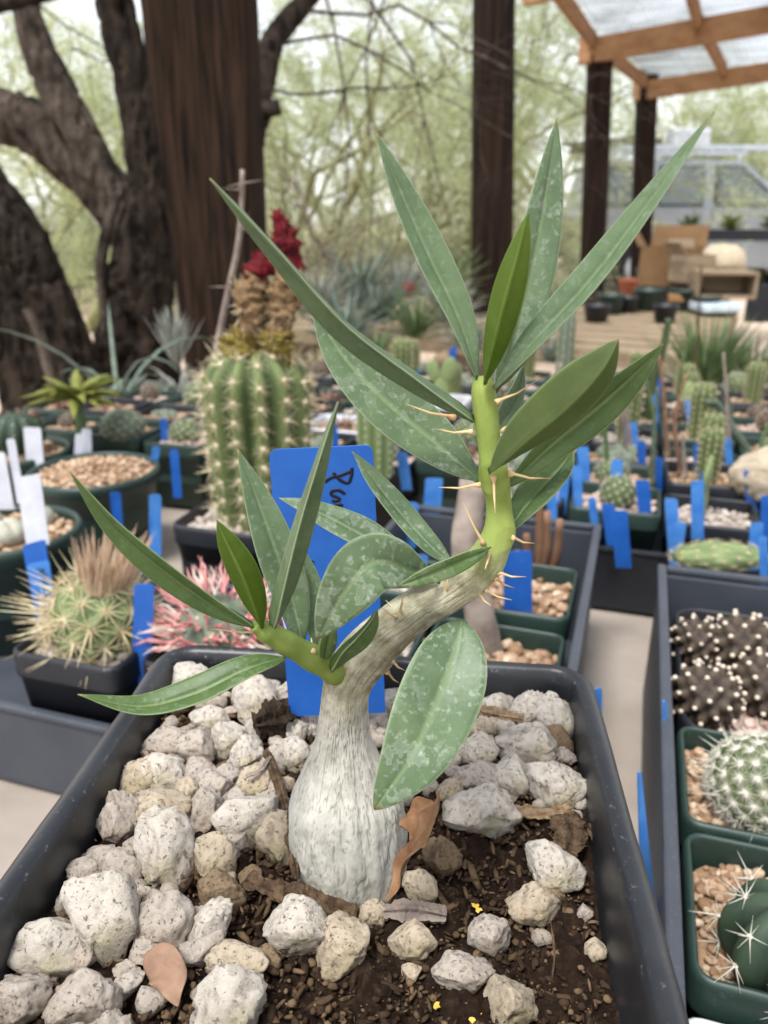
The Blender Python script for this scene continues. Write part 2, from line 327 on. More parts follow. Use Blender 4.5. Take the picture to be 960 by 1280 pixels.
def cactus_mat(name, lo_, hi_, rough=.6):
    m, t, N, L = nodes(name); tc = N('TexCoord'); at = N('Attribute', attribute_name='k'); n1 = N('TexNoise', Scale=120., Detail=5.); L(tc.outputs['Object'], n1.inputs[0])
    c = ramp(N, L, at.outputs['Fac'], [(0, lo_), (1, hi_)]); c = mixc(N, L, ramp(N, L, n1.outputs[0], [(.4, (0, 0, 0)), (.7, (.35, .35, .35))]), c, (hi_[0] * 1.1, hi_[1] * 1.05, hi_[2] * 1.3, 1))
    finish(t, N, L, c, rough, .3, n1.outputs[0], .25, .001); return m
MAT['cac_green'] = cactus_mat('cactus_green', S(50, 64, 34), S(98, 110, 64))
MAT['cac_pale'] = cactus_mat('cactus_pale', S(84, 104, 62), S(128, 142, 94))
MAT['cac_grey'] = cactus_mat('cactus_grey', S(70, 82, 66), S(112, 122, 100))
MAT['cac_dark'] = cactus_mat('cactus_dark', S(34, 48, 36), S(56, 72, 54))
MAT['cac_brown'] = cactus_mat('cactus_brown', S(42, 35, 28), S(84, 72, 58))
MAT['sp_cream'] = M('spine_cream', S(214, 204, 170), S(188, 168, 130), 90, .6)
MAT['sp_white'] = M('spine_white', S(222, 220, 206), S(200, 194, 176), 90, .6)
MAT['sp_pink'] = M('spine_pink', S(200, 120, 124), S(214, 164, 156), 90, .6)
MAT['sp_tan'] = M('spine_dull', S(176, 146, 118), S(206, 184, 160), 90, .7)
MAT['wool'] = M('wool', S(206, 190, 172), S(222, 208, 190), 200, .95, .05, .6, 900)
MAT['fruit'] = M('dry_fruit', S(92, 80, 34), S(130, 114, 54), 200, .85, .1, .8, 500, .002)
MAT['husk'] = M('dry_husk', S(104, 82, 58), S(150, 124, 94), 160, .95, .05, .9, 500, .002)
MAT['redflower'] = M('dry_flower', S(58, 10, 16), S(108, 22, 30), 160, .8, .2, .6, 500, .002)
MAT['succ_green'] = M('succulent_green', S(62, 82, 48), S(94, 112, 68), 60, .55, .3)
MAT['succ_blue'] = M('succulent_blue', S(86, 100, 88), S(114, 126, 112), 60, .6, .3)
MAT['succ_yellow'] = M('succulent_yellow', S(104, 116, 54), S(138, 138, 66), 60, .55, .3, transl=.2)
MAT['succ_brown'] = M('succulent_brown', S(104, 74, 58), S(136, 104, 82), 60, .65, .3)
MAT['silver'] = M('silver_leaf', S(116, 120, 110), S(150, 152, 142), 60, .8, .2)
MAT['twig'] = M('twig_grey', S(110, 98, 90), S(150, 138, 128), 60, .9, .1, .5, 200)
MAT['lithops'] = M('stone_plant', S(150, 150, 136), S(176, 172, 158), 90, .7, .2, .3, 300)
def bark_mat(name, a, b, sc=14, bump=1., dist=.03, st=(1, 1, .3)):
    return M(name, a, b, sc, .95, .1, bump, sc * 2.2, dist, st, lo=.35, hi=.7)
MAT['trunk_dark'] = bark_mat('trunk_dark', S(17, 15, 13), S(80, 69, 60), 34)
MAT['trunk_grey'] = bark_mat('trunk_grey', S(44, 38, 34), S(124, 111, 100), 30, st=(1, 1, .45))
MAT['branch'] = M('branch_grey', S(84, 76, 66), S(124, 114, 100), 10, .9, .1)
MAT['branch_green'] = M('branch_green', S(112, 112, 80), S(140, 138, 100), 10, .9, .1)
MAT['post_old'] = M('post_timber', S(20, 16, 13), S(68, 51, 40), 34, .9, .1, 1., 40, .012, (3, 3, .16), lo=.36, hi=.72)
MAT['post_dark'] = M('post_timber_dark', S(22, 17, 14), S(54, 40, 32), 16, .9, .1, 1., 36, .01, (3, 3, .16), lo=.36, hi=.72)
MAT['lumber'] = M('lumber_new', S(136, 100, 70), S(160, 124, 90), 5, .75, .2, .3, 18, .004, (.4, 3, 3))
MAT['slat'] = M('slat_wood', S(122, 106, 86), S(148, 131, 108), 9, .8, .2, .4, 24, .004, (.5, 4, 4))
MAT['cardboard'] = M('cardboard', S(104, 80, 56), S(122, 96, 68), 8, .85, .1)
def crownmat(name, a, b, c3):
    m, t, N, L = nodes(name); at = N('Attribute', attribute_name='k'); c = ramp(N, L, at.outputs['Fac'], [(0, a), (.6, b), (1, c3)])
    finish(t, N, L, c, .6, .25, None, 0, 0, .45, c); return m
MAT['crown_a'] = crownmat('foliage_palo_verde', S(158, 168, 122), S(188, 195, 150), S(210, 213, 168))
MAT['crown_b'] = crownmat('foliage_mesquite', S(150, 162, 120), S(178, 188, 146), S(202, 206, 166))
MAT['crown_c'] = crownmat('foliage_scrub', S(130, 136, 108), S(160, 164, 134), S(184, 184, 154))
MAT['ground'] = M('ground_dirt', S(178, 156, 138), S(204, 184, 166), 1.6, .95, .1, .6, 30, .03, lo=.3, hi=.7)
def panel_mat():
    m, t, N, L = nodes('corrugated_panel'); tc = N('TexCoord'); n1 = N('TexNoise', Scale=6., Detail=6.); mp = N('Mapping'); mp.inputs['Rotation'].default_value = (0, 0, R(29)); mp.inputs['Scale'].default_value = (.35, 5, 1); L(tc.outputs['Object'], mp.inputs[0]); L(mp.outputs[0], n1.inputs[0])
    c = ramp(N, L, n1.outputs[0], [(.40, S(90, 86, 82)), (.5, S(176, 180, 184)), (.7, S(204, 208, 212))]); b = N('BsdfTranslucent'); L(c, b.inputs[0]); tr = N('BsdfTransparent', Color=(.9, .93, .95, 1)); g = N('BsdfGlossy', Roughness=.3)
    m1 = N('MixShader', Fac=.3); L(b.outputs[0], m1.inputs[1]); L(tr.outputs[0], m1.inputs[2]); m2 = N('MixShader', Fac=.06); L(m1.outputs[0], m2.inputs[1]); L(g.outputs[0], m2.inputs[2])
    o = N('OutputMaterial'); L(m2.outputs[0], o.inputs[0]); return m
MAT['panel'] = panel_mat()
MAT['paint'] = M('car_paint', S(122, 127, 132), S(136, 141, 146), 3, .28, .5, metal=.35)
MAT['paint_dark'] = M('car_trim', S(84, 92, 100), None, rough=.5)
MAT['glass'] = M('car_glass', S(66, 74, 72), S(96, 104, 96), 4, rough=.08, spec=.9)
MAT['rubber'] = M('rubber', S(28, 28, 30), S(40, 40, 42), 20, .85)
MAT['steel'] = M('steel', S(170, 176, 184), S(190, 196, 204), 20, .35, .5, metal=.7)
MAT['red'] = M('red_plastic', S(150, 48, 44), S(166, 66, 58), 20, .4)
MAT['skyblue'] = M('pale_plastic', S(170, 186, 196), S(196, 206, 212), 20, .3)
# ------------------------------------------------------------------ ground and bench (the large structure)
BENCH_Z = .67; BA = R(18); E1 = Vector((math.cos(BA), -math.sin(BA), 0)); E2 = Vector((math.sin(BA), math.cos(BA), 0))
def AB(a, b, z=BENCH_Z): q = E1 * a + E2 * b; q.z = z; return q          # bench grid to world
def toAB(p): p = Vector(p); return p.x * E1.x + p.y * E1.y, p.x * E2.x + p.y * E2.y
g = MB()
gx = np.concatenate([-np.geomspace(300, 12, 10), np.linspace(-10, 14, 70), np.geomspace(16, 300, 10)]); gy = np.concatenate([[-40, -10, -3], np.linspace(-1, 24, 80), np.geomspace(26, 320, 12)])
X_, Y_ = np.meshgrid(gx, gy, indexing='ij'); pp = np.stack([X_.ravel(), Y_.ravel(), np.zeros(X_.size)], 1)
pp[:, 2] = (fbm(pp * .7, 3) - .5) * .10 * sstep(1.5, 5, np.hypot(pp[:, 0], pp[:, 1])) - .02
n_ = len(gy); ii, jj = np.meshgrid(np.arange(len(gx) - 1), np.arange(n_ - 1), indexing='ij'); a_ = (ii * n_ + jj).ravel()
g.add(pp, np.stack([a_, a_ + n_, a_ + n_ + 1, a_ + 1], 1)); obj('ground', g, MAT['ground'], kind='structure')
bt = thing('nursery_bench', 'pale flat bench top carrying all the trays and cactus pots', 'bench', AB(0, .5, 0))
b_ = MB(); c = AB(.225, .56, BENCH_Z - .02); Rz = Matrix.Rotation(-BA, 4, 'Z'); b_.box(c, (1.85, 1.6, .04), Rz); obj('bench_top', b_, MAT['bench'], bt, smooth=False, bevel=.004)
for a, b in ((-.62, -.1), (1.0, -.1), (-.62, 1.28), (1.0, 1.28)):
    b_ = MB(); b_.box(AB(a, b, .3), (.09, .09, .645), Rz); obj('leg', b_, MAT['post_dark'], bt, smooth=False)

# ------------------------------------------------------------------ square pots
def rsq(a, r, n=6, sub=0):      # rounded square loop, half-size a, corner radius r
    out = []
    for q in range(4):
        cx, cy = [(1, 1), (-1, 1), (-1, -1), (1, -1)][q]
        for i in range(n + 1):
            t = R(90) * (q + i / n); out.append(((a - r) * cx + r * math.cos(t), (a - r) * cy + r * math.sin(t)))
        if sub:
            p0 = out[-1]; nx, ny = [(-1, 1), (-1, -1), (1, -1), (1, 1)][q]; t = R(90) * (q + 1)
            p1 = ((a - r) * nx + r * math.cos(t), (a - r) * ny + r * math.sin(t))
            for k in range(1, sub): out.append((p0[0] + (p1[0] - p0[0]) * k / sub, p0[1] + (p1[1] - p0[1]) * k / sub))
    return np.array(out)
def pot_mesh(half, h, lip, rad, n=5, sub=6, wob=.0004, seed=1, taper=.82):
    m = MB(); prof = [(half - lip * 1.5, -h * .6, 0), (half - lip * 1.12, -.004, .05), (half - lip, -.0008, 1), (half - lip * .82, .0006, .7), (half - lip * .45, .0004, .12), (half - lip * .12, -.0006, .5), (half, -.0022, .9), (half - lip * .05, -.012, .1), (half - lip * .1, -.0135, .5),
                      (half - lip * .62, -.0142, .05), (half * taper, -h, 0), (half * taper - .004, -h, 0)]
    rs, ks = [], []
    for a, z, k in prof:
        l = rsq(a, max(.002, rad - (half - a)), n, sub); nz = fbm(np.stack([l[:, 0] * 40, l[:, 1] * 40, np.zeros(len(l))], 1), seed) - .5
        rs.append(np.stack([l[:, 0] * (1 + nz * wob * 40), l[:, 1] * (1 + nz * wob * 40), np.full(len(l), z) + nz * wob * 3], 1)); ks += [k] * len(l)
    m.rings(rs, True, False, True, np.array(ks)); return m
RIM_Z = .835; PYAW = R(-5.5); PC = Vector((-.0092, .132, RIM_Z)); PHALF = .0613
PM = Matrix.Translation(PC) @ Matrix.Rotation(PYAW, 4, 'Z'); PMI = PM.inverted()
hero_pot = thing('square_pot', 'deep black square plastic pot with scuffed rim holding the white-caudex plant', 'pot', (PC.x, PC.y, BENCH_Z))
mb = pot_mesh(PHALF, RIM_Z - BENCH_Z, .0054, .0115, 8, 40, .0003); hp = obj('pot_wall', mb, MAT['pot_black'], hero_pot, world=False)
hp.rotation_euler = (0, 0, PYAW); hp.location = (0, 0, RIM_Z - BENCH_Z)
def soil_drop(lx, ly):          # depth of soil below the rim in pot coordinates
    lx = np.asarray(lx); ly = np.asarray(ly)
    return .0155 + .007 * sstep(-.02, .03, lx) * sstep(.02, -.03, ly) - .003 * sstep(0, .05, ly) - .0025 * sstep(0, -.05, lx)
n = 230; l = np.linspace(-.0555, .0555, n); LX, LY = np.meshgrid(l, l, indexing='ij'); q = np.stack([LX.ravel() * 300, LY.ravel() * 300, np.zeros(n * n)], 1)
z = -soil_drop(LX.ravel(), LY.ravel()) + (fbm(q * .35, 5, 2) - .5) * .005 + (fbm(q * 1.6, 9, 3) - .5) * .0045
m_ = MB(); v = np.stack([LX.ravel(), LY.ravel(), z], 1); ii, jj = np.meshgrid(np.arange(n - 1), np.arange(n - 1), indexing='ij'); a_ = (ii * n + jj).ravel()
m_.add(v, np.stack([a_, a_ + n, a_ + n + 1, a_ + 1], 1)); so_ = obj('soil', m_, MAT['soil'], hero_pot, world=False, kind='stuff'); so_.rotation_euler = (0, 0, PYAW); so_.location = (0, 0, RIM_Z - BENCH_Z)

def stone_verts(sub, seed, ax=(1, 1, 1), facets=13, rough=1.):
    v, f = ico(sub); rs = np.random.RandomState(seed); d = rs.normal(size=(facets, 3)); d /= np.linalg.norm(d, axis=1)[:, None]; off = rs.uniform(.56, .9, facets)
    p = v.copy(); p *= (1 + .6 * (fbm(v * 1.1 + seed * 7.3, seed, 2) - .5))[:, None]
    for k in range(facets):
        e = p @ d[k] - off[k]; p -= np.where(e > 0, e * .9, 0)[:, None] * d[k]
    r = 1 + rough * (.2 * (fbm(v * 3.1 + seed, seed + 3, 3) - .5))
    if sub >= 4: r = r - rough * (.10 * sstep(.62, .80, vn(v * 6.5 + seed, seed + 5)) + .07 * sstep(.64, .78, vn(v * 12 + seed, seed + 6))) + rough * (.05 * (vn(v * 17, seed) - .5) + .05 * (vn(v * 29, seed) - .5))
    p *= r[:, None]; mn, mx = p.min(0), p.max(0); p = (p - (mn + mx) / 2) / ((mx - mn) / 2)
    return p * np.array(ax), f
# soil crumbs, bark flecks and small pebbles: too many to count
def in_pot(lx, ly, mrg=.0545): return abs(lx) < mrg and abs(ly) < mrg
crumbs = MB(); peb = MB()
for i in range(9000):
    lx, ly = rng.uniform(-.054, .054), rng.uniform(-.054, .054); s = rng.choice([.0002, .0003, .0004, .0005, .0008]) * rng.uniform(.7, 1.2); el = rng.choice([1, 1, 1.3, 1.8, 3, 6])
    v, f = ico(1); p = v * np.array([s * el ** .8, s, s * .7]) * (1 + .5 * (vn(v * 2 + i, i) - .5))[:, None]
    Rm = np.array((Matrix.Rotation(rng.uniform(0, 6.3), 3, 'Z') @ Matrix.Rotation(rng.uniform(-.6, .6), 3, 'Y'))); p = p @ Rm.T
    crumbs.add(p + np.array([lx, ly, -float(soil_drop(lx, ly)) + rng.uniform(-.001, .0016)]), f, rng.random() ** 2)
for i in range(300):
    lx, ly = rng.uniform(-.054, .054), rng.uniform(-.054, .054)
    if ly < .016 and lx > -.02 and rng.random() < .95: continue
    s = rng.uniform(.001, .003); p, f = stone_verts(2, 400 + i % 40, (s, s * rng.uniform(.7, 1), s * .8)); peb.add(p + np.array([lx, ly, -float(soil_drop(lx, ly)) + s * .4]), f, rng.random() * .25)
for nm, mb, mt in (('soil_crumbs', crumbs, 'soil_bits'), ('pebble_fill', peb, 'pumice_grey')):
    o = obj(nm, mb, MAT[mt], hero_pot, world=False, kind='stuff'); o.rotation_euler = (0, 0, PYAW); o.location = (0, 0, RIM_Z - BENCH_Z)

# ------------------------------------------------------------------ pumice stones: pixel centre, apparent size, tilt, kind, where it lies
W_, G_, T_, B_ = 'pumice_white', 'pumice_grey', 'pumice_tan', 'pumice_brown'
STONES = [
 (250,827,46,56,8,W_,'tall pointed white pumice stone standing against the back left rim'),(222,862,34,26,0,W_,'white pumice stone by the back left corner, half under the drooping leaf'),(268,846,32,28,0,W_,'small white pumice stone right of the tall pointed one at the back rim'),
 (262,900,52,36,-5,W_,'white pumice stone just below the drooping left leaf'),(318,877,58,60,20,W_,'lichen-tinged white pumice stone behind the dark bark chunk'),(340,848,42,30,0,W_,'white pumice stone at the back rim left of the blue label'),
 (367,857,52,34,15,W_,'white pumice stone in front of the blue label foot'),(394,874,56,40,0,W_,'smooth white pumice stone left of the caudex neck'),(388,897,38,28,0,W_,'small white pumice stone tucked beside the caudex neck'),
 (368,916,36,40,0,W_,'rounded white pumice stone left of the caudex shoulder, upper of two'),(368,946,38,50,0,W_,'rounded white pumice stone left of the caudex shoulder, lower of two'),(195,928,58,38,5,G_,'flat grey pumice stone at the left rim below the drooping leaf'),
 (245,936,52,50,-20,G_,'faceted grey-white pumice stone right of the flat grey one'),(284,925,44,46,0,W_,'white pumice stone behind the round one with a curled root on it'),(308,943,40,46,0,W_,'round pale pumice stone with a curled root around its foot'),
 (150,970,46,50,10,T_,'tan pumice stone against the left rim, upper of the rim row'),(200,967,66,50,-5,W_,'broad white pumice stone in the middle of the left pile'),(322,978,52,42,5,T_,'rough tan pumice stone left of the thin upright twig'),
 (265,985,46,40,0,G_,'grey pumice stone behind the narrow upright one in the left pile'),(205,1012,68,50,10,T_,'wide tan pumice stone below the broad white one'),(233,994,32,42,10,T_,'small tan pumice stone leaning on the wide tan one'),
 (160,1022,42,80,12,G_,'long grey pumice stone standing beside the left rim'),(124,1030,46,62,0,G_,'oval grey pumice stone touching the left rim'),(254,1018,42,70,-8,G_,'narrow upright grey pumice stone right of the wide tan one'),
 (310,1027,76,66,5,W_,'broad lumpy white pumice stone left of the caudex belly'),(344,1050,48,70,5,T_,'pitted tan oval pumice stone touching the caudex'),(204,1068,76,110,-6,W_,'largest bright white pointed pumice stone in the left pile'),
 (269,1071,56,68,-10,T_,'greenish tan pumice stone right of the large white pointed one'),(152,1087,52,56,15,G_,'grey pumice stone left of the large white pointed one'),(115,1072,50,28,5,G_,'flat grey pumice stone low against the left rim'),
 (106,1095,46,38,0,G_,'shaded grey pumice stone under the flat one by the left rim'),(133,1150,88,124,18,W_,'very large two-lobed cream pumice stone near the left rim'),(276,1118,60,52,0,B_,'dull brown pumice stone below the greenish tan one'),
 (205,1153,70,74,-15,G_,'mottled grey-brown pumice stone right of the very large two-lobed one'),(263,1165,44,84,-26,W_,'slim slanting white pumice stone above the pale dry leaf'),(49,1180,90,74,-12,W_,'smooth white wedge-shaped pumice stone at the left rim near the front'),
 (370,1160,78,68,5,W_,'knobbly pinkish white pumice stone in front of the bark stick'),(428,1183,64,62,0,T_,'tan pumice stone right of the knobbly white one'),(297,1203,74,42,-5,T_,'flat tan pumice stone behind the white one at the bottom edge'),
 (288,1250,86,92,0,W_,'large white pumice stone cut off by the bottom edge of the picture'),(28,1254,66,68,0,G_,'grey-white pumice stone in the bottom left corner'),(102,1252,86,74,8,G_,'lumpy grey pumice stone on the bottom edge left of the pale dry leaf'),
 (336,1196,30,28,0,B_,'small round olive pebble beside the knobbly white stone'),(465,1143,36,36,0,T_,'small tan pumice stone in front of the caudex foot'),(288,1006,26,16,0,B_,'tiny olive pebble between the left pile stones'),
 (90,1132,38,38,0,G_,'small grey pumice stone between the rim and the two-lobed stone'),(312,1096,28,24,0,B_,'small brown pebble behind the bark stick'),(360,982,18,24,0,T_,'small tan pebble between twig and caudex'),
 (620,860,44,42,0,W_,'white pumice stone at the back rim right of the hanging leaf'),(657,857,46,52,0,W_,'lichen-tinged white pumice stone at the back rim, middle of the right group'),(700,856,38,42,0,W_,'white pumice stone in the back right corner of the pot'),
 (682,877,40,50,20,W_,'tall white pumice stone leaning in front of the back right corner'),(712,906,46,62,5,W_,'smooth upright white pumice stone against the right rim'),(652,890,30,32,0,T_,'small yellowish pumice stone above the lumpy lichen-tinged one'),
 (660,932,76,56,-12,W_,'lumpy lichen-tinged pumice stone in the middle of the right group'),(598,915,40,32,0,T_,'pale tan pumice stone beside the hanging leaf, upper one'),(600,938,46,40,0,W_,'white pumice stone beside the hanging leaf, below the tan one'),
 (720,948,30,26,0,G_,'small grey pumice stone under the upright one at the right rim'),(699,926,32,40,0,B_,'brownish pumice stone between the lumpy one and the right rim'),(593,973,50,38,0,G_,'pitted grey pumice stone behind the biggest right-hand stone'),
 (641,974,50,58,10,W_,'cream pumice stone right behind the biggest right-hand stone'),(709,983,76,58,-5,W_,'broad angular white pumice stone near the right rim'),(602,1019,90,70,0,W_,'biggest white pumice stone right of the hanging leaf tip'),
 (563,987,36,34,0,T_,'tan pumice stone half hidden by the hanging leaf edge'),(490,872,42,36,0,W_,'white pumice stone behind the branch at the back rim'),(690,1084,74,50,-28,W_,'greenish white oblong pumice stone lying alone on the dark soil'),
 (668,1132,64,54,10,T_,'tan wedge-shaped pumice stone below the oblong greenish one'),(553,1073,46,46,0,B_,'brown-tan pumice stone right of the curled dry leaf, upper one'),(525,1109,42,46,0,T_,'tan pumice stone right of the curled dry leaf, lower one'),
 (612,1172,52,58,15,G_,'angular blue-grey pumice stone on the open soil'),(580,1220,74,52,8,G_,'lumpy grey pumice stone near the bottom middle'),(516,1177,58,50,0,T_,'soil-stained tan pumice stone below the grey wood chip'),
 (640,1254,62,62,0,T_,'cream pumice stone on the bottom edge at the right'),(752,1190,26,26,0,T_,'smooth round tan pebble near the right pot wall'),(730,1141,20,20,0,G_,'tiny grey pebble on the soil near the right wall'),
 (694,1121,24,22,0,B_,'small brown pebble under the oblong greenish stone'),(514,1217,26,22,0,T_,'small tan pebble left of the lumpy grey bottom stone'),(562,950,28,30,0,W_,'small white pumice stone at the edge of the hanging leaf'),
]
for i, (u, v, wx, hy, an, mt, lab) in enumerate(STONES):
    zz = RIM_Z - .0165
    for _ in range(4):
        c = PZ(u, v, zz); lc = PMI @ c; rr = .5 * px(min(wx, hy), c); zz = RIM_Z - float(soil_drop(lc.x, lc.y)) + rr * .55
    rx, ry = px(wx, c) / 2 * 1.1, px(hy, c) / 2 * 1.1
    lim = .0545 - .75 * rx; lc = PMI @ c
    lc.x = max(-lim, min(lim, lc.x)); lc.y = min(.0545 - .75 * ry, lc.y); c = PM @ lc
    pv, f = stone_verts(4, 11 + i * 3, (rx, ry, min(rx, ry) * .95), rough=.45 if 'smooth' in lab or 'pebble' in lab else 1.)
    A = np.array([list(RT), list(UPV), list(-FWD)]).T; an = R(an); Rm = np.array([[math.cos(an), -math.sin(an), 0], [math.sin(an), math.cos(an), 0], [0, 0, 1]])
    pv = pv @ (A @ Rm).T; vv = ico(4)[0]; sd_ = 11 + i * 3; pk = .38 * np.maximum(sstep(.68, .86, vn(vv * 6.5 + sd_, sd_ + 5)), sstep(.70, .84, vn(vv * 12 + sd_, sd_ + 6))); mb = MB().add(pv, f, pk); o = obj('pumice_stone' if 'pebble' not in lab else 'pebble', mb, MAT[mt]); o.location = c
    tag(o, lab, 'stone' if 'pebble' not in lab else 'pebble', 'pumice stones in the black pot')

xr = random.Random(99); placed = 0; small = MB()
while placed < 110:
    lx, ly = xr.uniform(-.050, .050), xr.uniform(-.052, .051)
    if not (lx < -.014 or ly > .018) or math.hypot(lx + .002, ly - .004) < .016: continue
    if ly < -.03 and lx > -.03: continue
    s = xr.uniform(.0024, .0046); sd_ = 700 + placed % 12; pv, f = stone_verts(4, sd_, (s, s * xr.uniform(.7, .95), s * xr.uniform(.65, .85)))
    a = xr.uniform(0, 6.3); Rm = np.array([[math.cos(a), -math.sin(a), 0], [math.sin(a), math.cos(a), 0], [0, 0, 1]])
    small.add(pv @ Rm.T + np.array([lx, ly, -float(soil_drop(lx, ly)) + s * .35]), f); placed += 1
o = obj('small_stone_fill', small, MAT[G_], hero_pot, world=False, kind='stuff'); o.rotation_euler = (0, 0, PYAW); o.location = (0, 0, RIM_Z - BENCH_Z)
# ------------------------------------------------------------------ bark, twigs, dry leaves on the soil
def on_soil(u, v, up=.002):
    zz = RIM_Z - .016
    for _ in range(4): c = PZ(u, v, zz); lc = PMI @ c; zz = RIM_Z - float(soil_drop(lc.x, lc.y)) + up
    return c
def chip(name, pts, wpx, mt, lab, cat, flat=.5, seed=1, up=.003, n=16):
    NC = 40; P3 = catmull([on_soil(u, v, up) for u, v in pts], NC); wd = px(wpx, P3[0]) / 2; t = np.linspace(0, 1, NC)
    pr = wd * (.55 + .45 * np.sin(np.pi * np.clip(t * .9 + .05, 0, 1))) * (1 + .5 * (vn(np.stack([t * 9, t * 0, t * 0 + seed], 1), seed) - .5)); pr[0] *= .6; pr[-1] *= .55
    mb = MB().tube(P3, pr, n); v = mb.v[0]; k = (fbm(v * 420, seed) - .5) * wd * 1.1 + (np.tile(vn(np.stack([np.arange(n) * 1.7, np.zeros(n), np.full(n, seed)], 1), seed), NC + 1)[:len(v)] - .5) * wd * .8 + (fbm(v * 1700, seed + 2) - .5) * wd * .5; c0 = np.repeat(np.array([list(p) for p in P3]), n, 0); c0 = np.vstack([c0, c0[:1], c0[-1:]])
    dd = v - c0; dd[:, 2] *= flat; ln = np.linalg.norm(dd, axis=1)[:, None] + 1e-9; mb.v[0] = c0 + dd + dd / ln * k[:, None] * (ln > 1e-6)
    return tag(center(obj(name, mb, MAT[mt], smooth=False)), lab, cat)
chip('bark_stick', [(306,1102),(350,1116),(400,1130),(446,1142)], 30, 'bark', 'brown bark stick lying in front of the white caudex', 'bark', .8, 3)
chip('twig', [(333,938),(350,985),(362,1035),(372,1098)], 11, 'bark', 'thin brown twig standing between left stones and caudex', 'twig', 1, 4, .006)
chip('root_curl', [(308,970),(325,962),(338,945)], 5, 'twig', 'thin pale root curled round a stone left of the caudex', 'root', 1, 5, .007)
chip('bark_chunk', [(318,905),(345,898),(372,888)], 44, 'bark_dark', 'dark crumbly bark chunk between white stones left of the caudex', 'bark', .8, 6, .006)
chip('wood_chip', [(478,1140),(515,1138),(558,1146)], 22, 'twig', 'weathered grey wood chip right of the caudex foot', 'bark', .6, 7)
chip('bark_shred', [(705,1018),(715,1042),(708,1068)], 44, 'bark', 'shredded brown bark piece near the right rim below the angular stone', 'bark', .5, 8, .004)
chip('bark_flake', [(590,884),(620,892),(655,898)], 17, 'bark_tan', 'tan bark flake lying across the right stone group', 'bark', .5, 9, .012)
chip('bark_strip', [(640,1010),(680,1018),(715,1008)], 16, 'bark_tan', 'tan fibrous bark strip below the angular white stone', 'bark', .5, 10, .003)
chip('bark_sliver', [(735,1030),(755,1065),(768,1090)], 12, 'bark', 'narrow bark sliver beside the right pot wall', 'bark', .6, 12, .003)
chip('twig', [(688,1150),(693,1190),(690,1225)], 4, 'bark', 'hair-thin straight twig on the open soil at right', 'twig', 1, 13, .002, 6)
chip('twig', [(240,1262),(262,1240),(282,1205)], 7, 'bark', 'short thin twig between the two bottom white stones', 'twig', 1, 14, .002, 6)
for u, v, s, lab in ((596,1135,16,'yellow dry flower fragment right of the tan stones on the soil'), (543,1256,16,'yellow dry flower fragment on the bottom edge, left one'), (590,1268,26,'yellow dry flower fragment on the bottom edge, right one')):
    c = on_soil(u, v, .0015); r = px(s, c) / 2; mb = MB(); rs = random.Random(u)
    for k in range(5):
        a = rs.uniform(0, 6.3); d = Vector((math.cos(a), math.sin(a), rs.uniform(-.1, .5))) * r; s2 = Vector((-d.y, d.x, 0)) * .35
        mb.add([c - s2 * .4, c + s2 * .4, c + d * .6 + s2, c + d, c + d * .6 - s2], np.array([[0, 1, 2, 4], [4, 2, 3, 3]])[:1]); mb.f.append(np.array([[4, 2, 3]]) + mb.n - 5)
    tag(center(obj('flower_fragment', mb, MAT['petal'])), lab, 'flower')

# ------------------------------------------------------------------ the caudex plant
PY = .131
plant = thing('caudex_plant', 'thorny succulent with white swollen caudex, leaning branch and long green leaves', 'plant', tuple(on_soil(437, 1110, 0)))
STEM = [(437,1150,100,.131),(439,1118,120,.131),(438,1082,140,.131),(436,1040,146,.131),(432,997,138,.1315),(430,960,100,.132),(429,926,70,.132),(430,892,60,.132),(433,862,58,.132),(443,836,64,.132),(463,810,61,.132),(490,786,56,.132),(522,762,53,.132),(556,740,51,.132),(588,718,49,.132),(610,695,45,.132),(622,664,35,.132),(623,630,31,.132),(617,590,29,.132),(611,550,29,.133),(607,512,32,.134),(604,488,30,.1345),(602,470,20,.135)]
sp3 = [P(u, v, Y) for u, v, w_, Y in STEM]; srad = [px(w_, p) / 2 for (u, v, w_, Y), p in zip(STEM, sp3)]
NS = 440; NA = 320; path = catmull(sp3, NS); rad = np.interp(np.linspace(0, len(sp3) - 1, NS), np.arange(len(sp3)), srad)
ker = np.ones(13) / 13; rad = np.convolve(np.pad(rad, 6, mode='edge'), ker, 'valid')
mb = MB().tube(path, rad, NA, cap=False); V = mb.v[0]; cc = np.repeat(np.array([list(p) for p in path]), NA, 0); dd = V - cc; ln = np.linalg.norm(dd, axis=1); un = dd / ln[:, None]
tt = np.repeat(np.linspace(0, 1, NS), NA); th = np.tile(np.arange(NA) * 2 * math.pi / NA, NS); UVl = mb.uv[0][:, 1]
rm = ln; sco = np.stack([np.cos(th) * 8.4, np.sin(th) * 8.4, UVl * 260], 1)
wrp = (fbm(sco * np.array([1, 1, .9]) * .8, 21, 3) - .5)[:, None] * np.array([.9, .9, .6])
cr = 1 - np.abs(2 * fbm((sco + wrp) * np.array([1.7, 1.7, .55]), 31, 2) - 1); crack = sstep(.93, .985, cr)
cr2 = 1 - np.abs(2 * fbm((sco + wrp) * np.array([3.3, 3.3, 1.3]), 41, 2) - 1); crack = np.maximum(crack, .45 * sstep(.94, .99, cr2))
bk = sstep(.72, .60, tt); crack = crack * bk * (.35 + .65 * sstep(.37, .30, tt)); lump = (fbm(sco * np.array([.7, .7, .5]), 51, 3) - .5)
bmp = 0
for u_, v_ in ((592,526),(600,602),(606,480),(618,490),(612,590),(628,612),(634,668),(612,690),(600,606),(636,592),(640,672),(622,716),(598,742),(566,708),(500,768),(487,832),(577,776)):
    q_ = np.array(list(P(u_, v_, .129))); bmp = bmp + np.exp(-(np.linalg.norm(V - q_, axis=1) / .0028) ** 2)
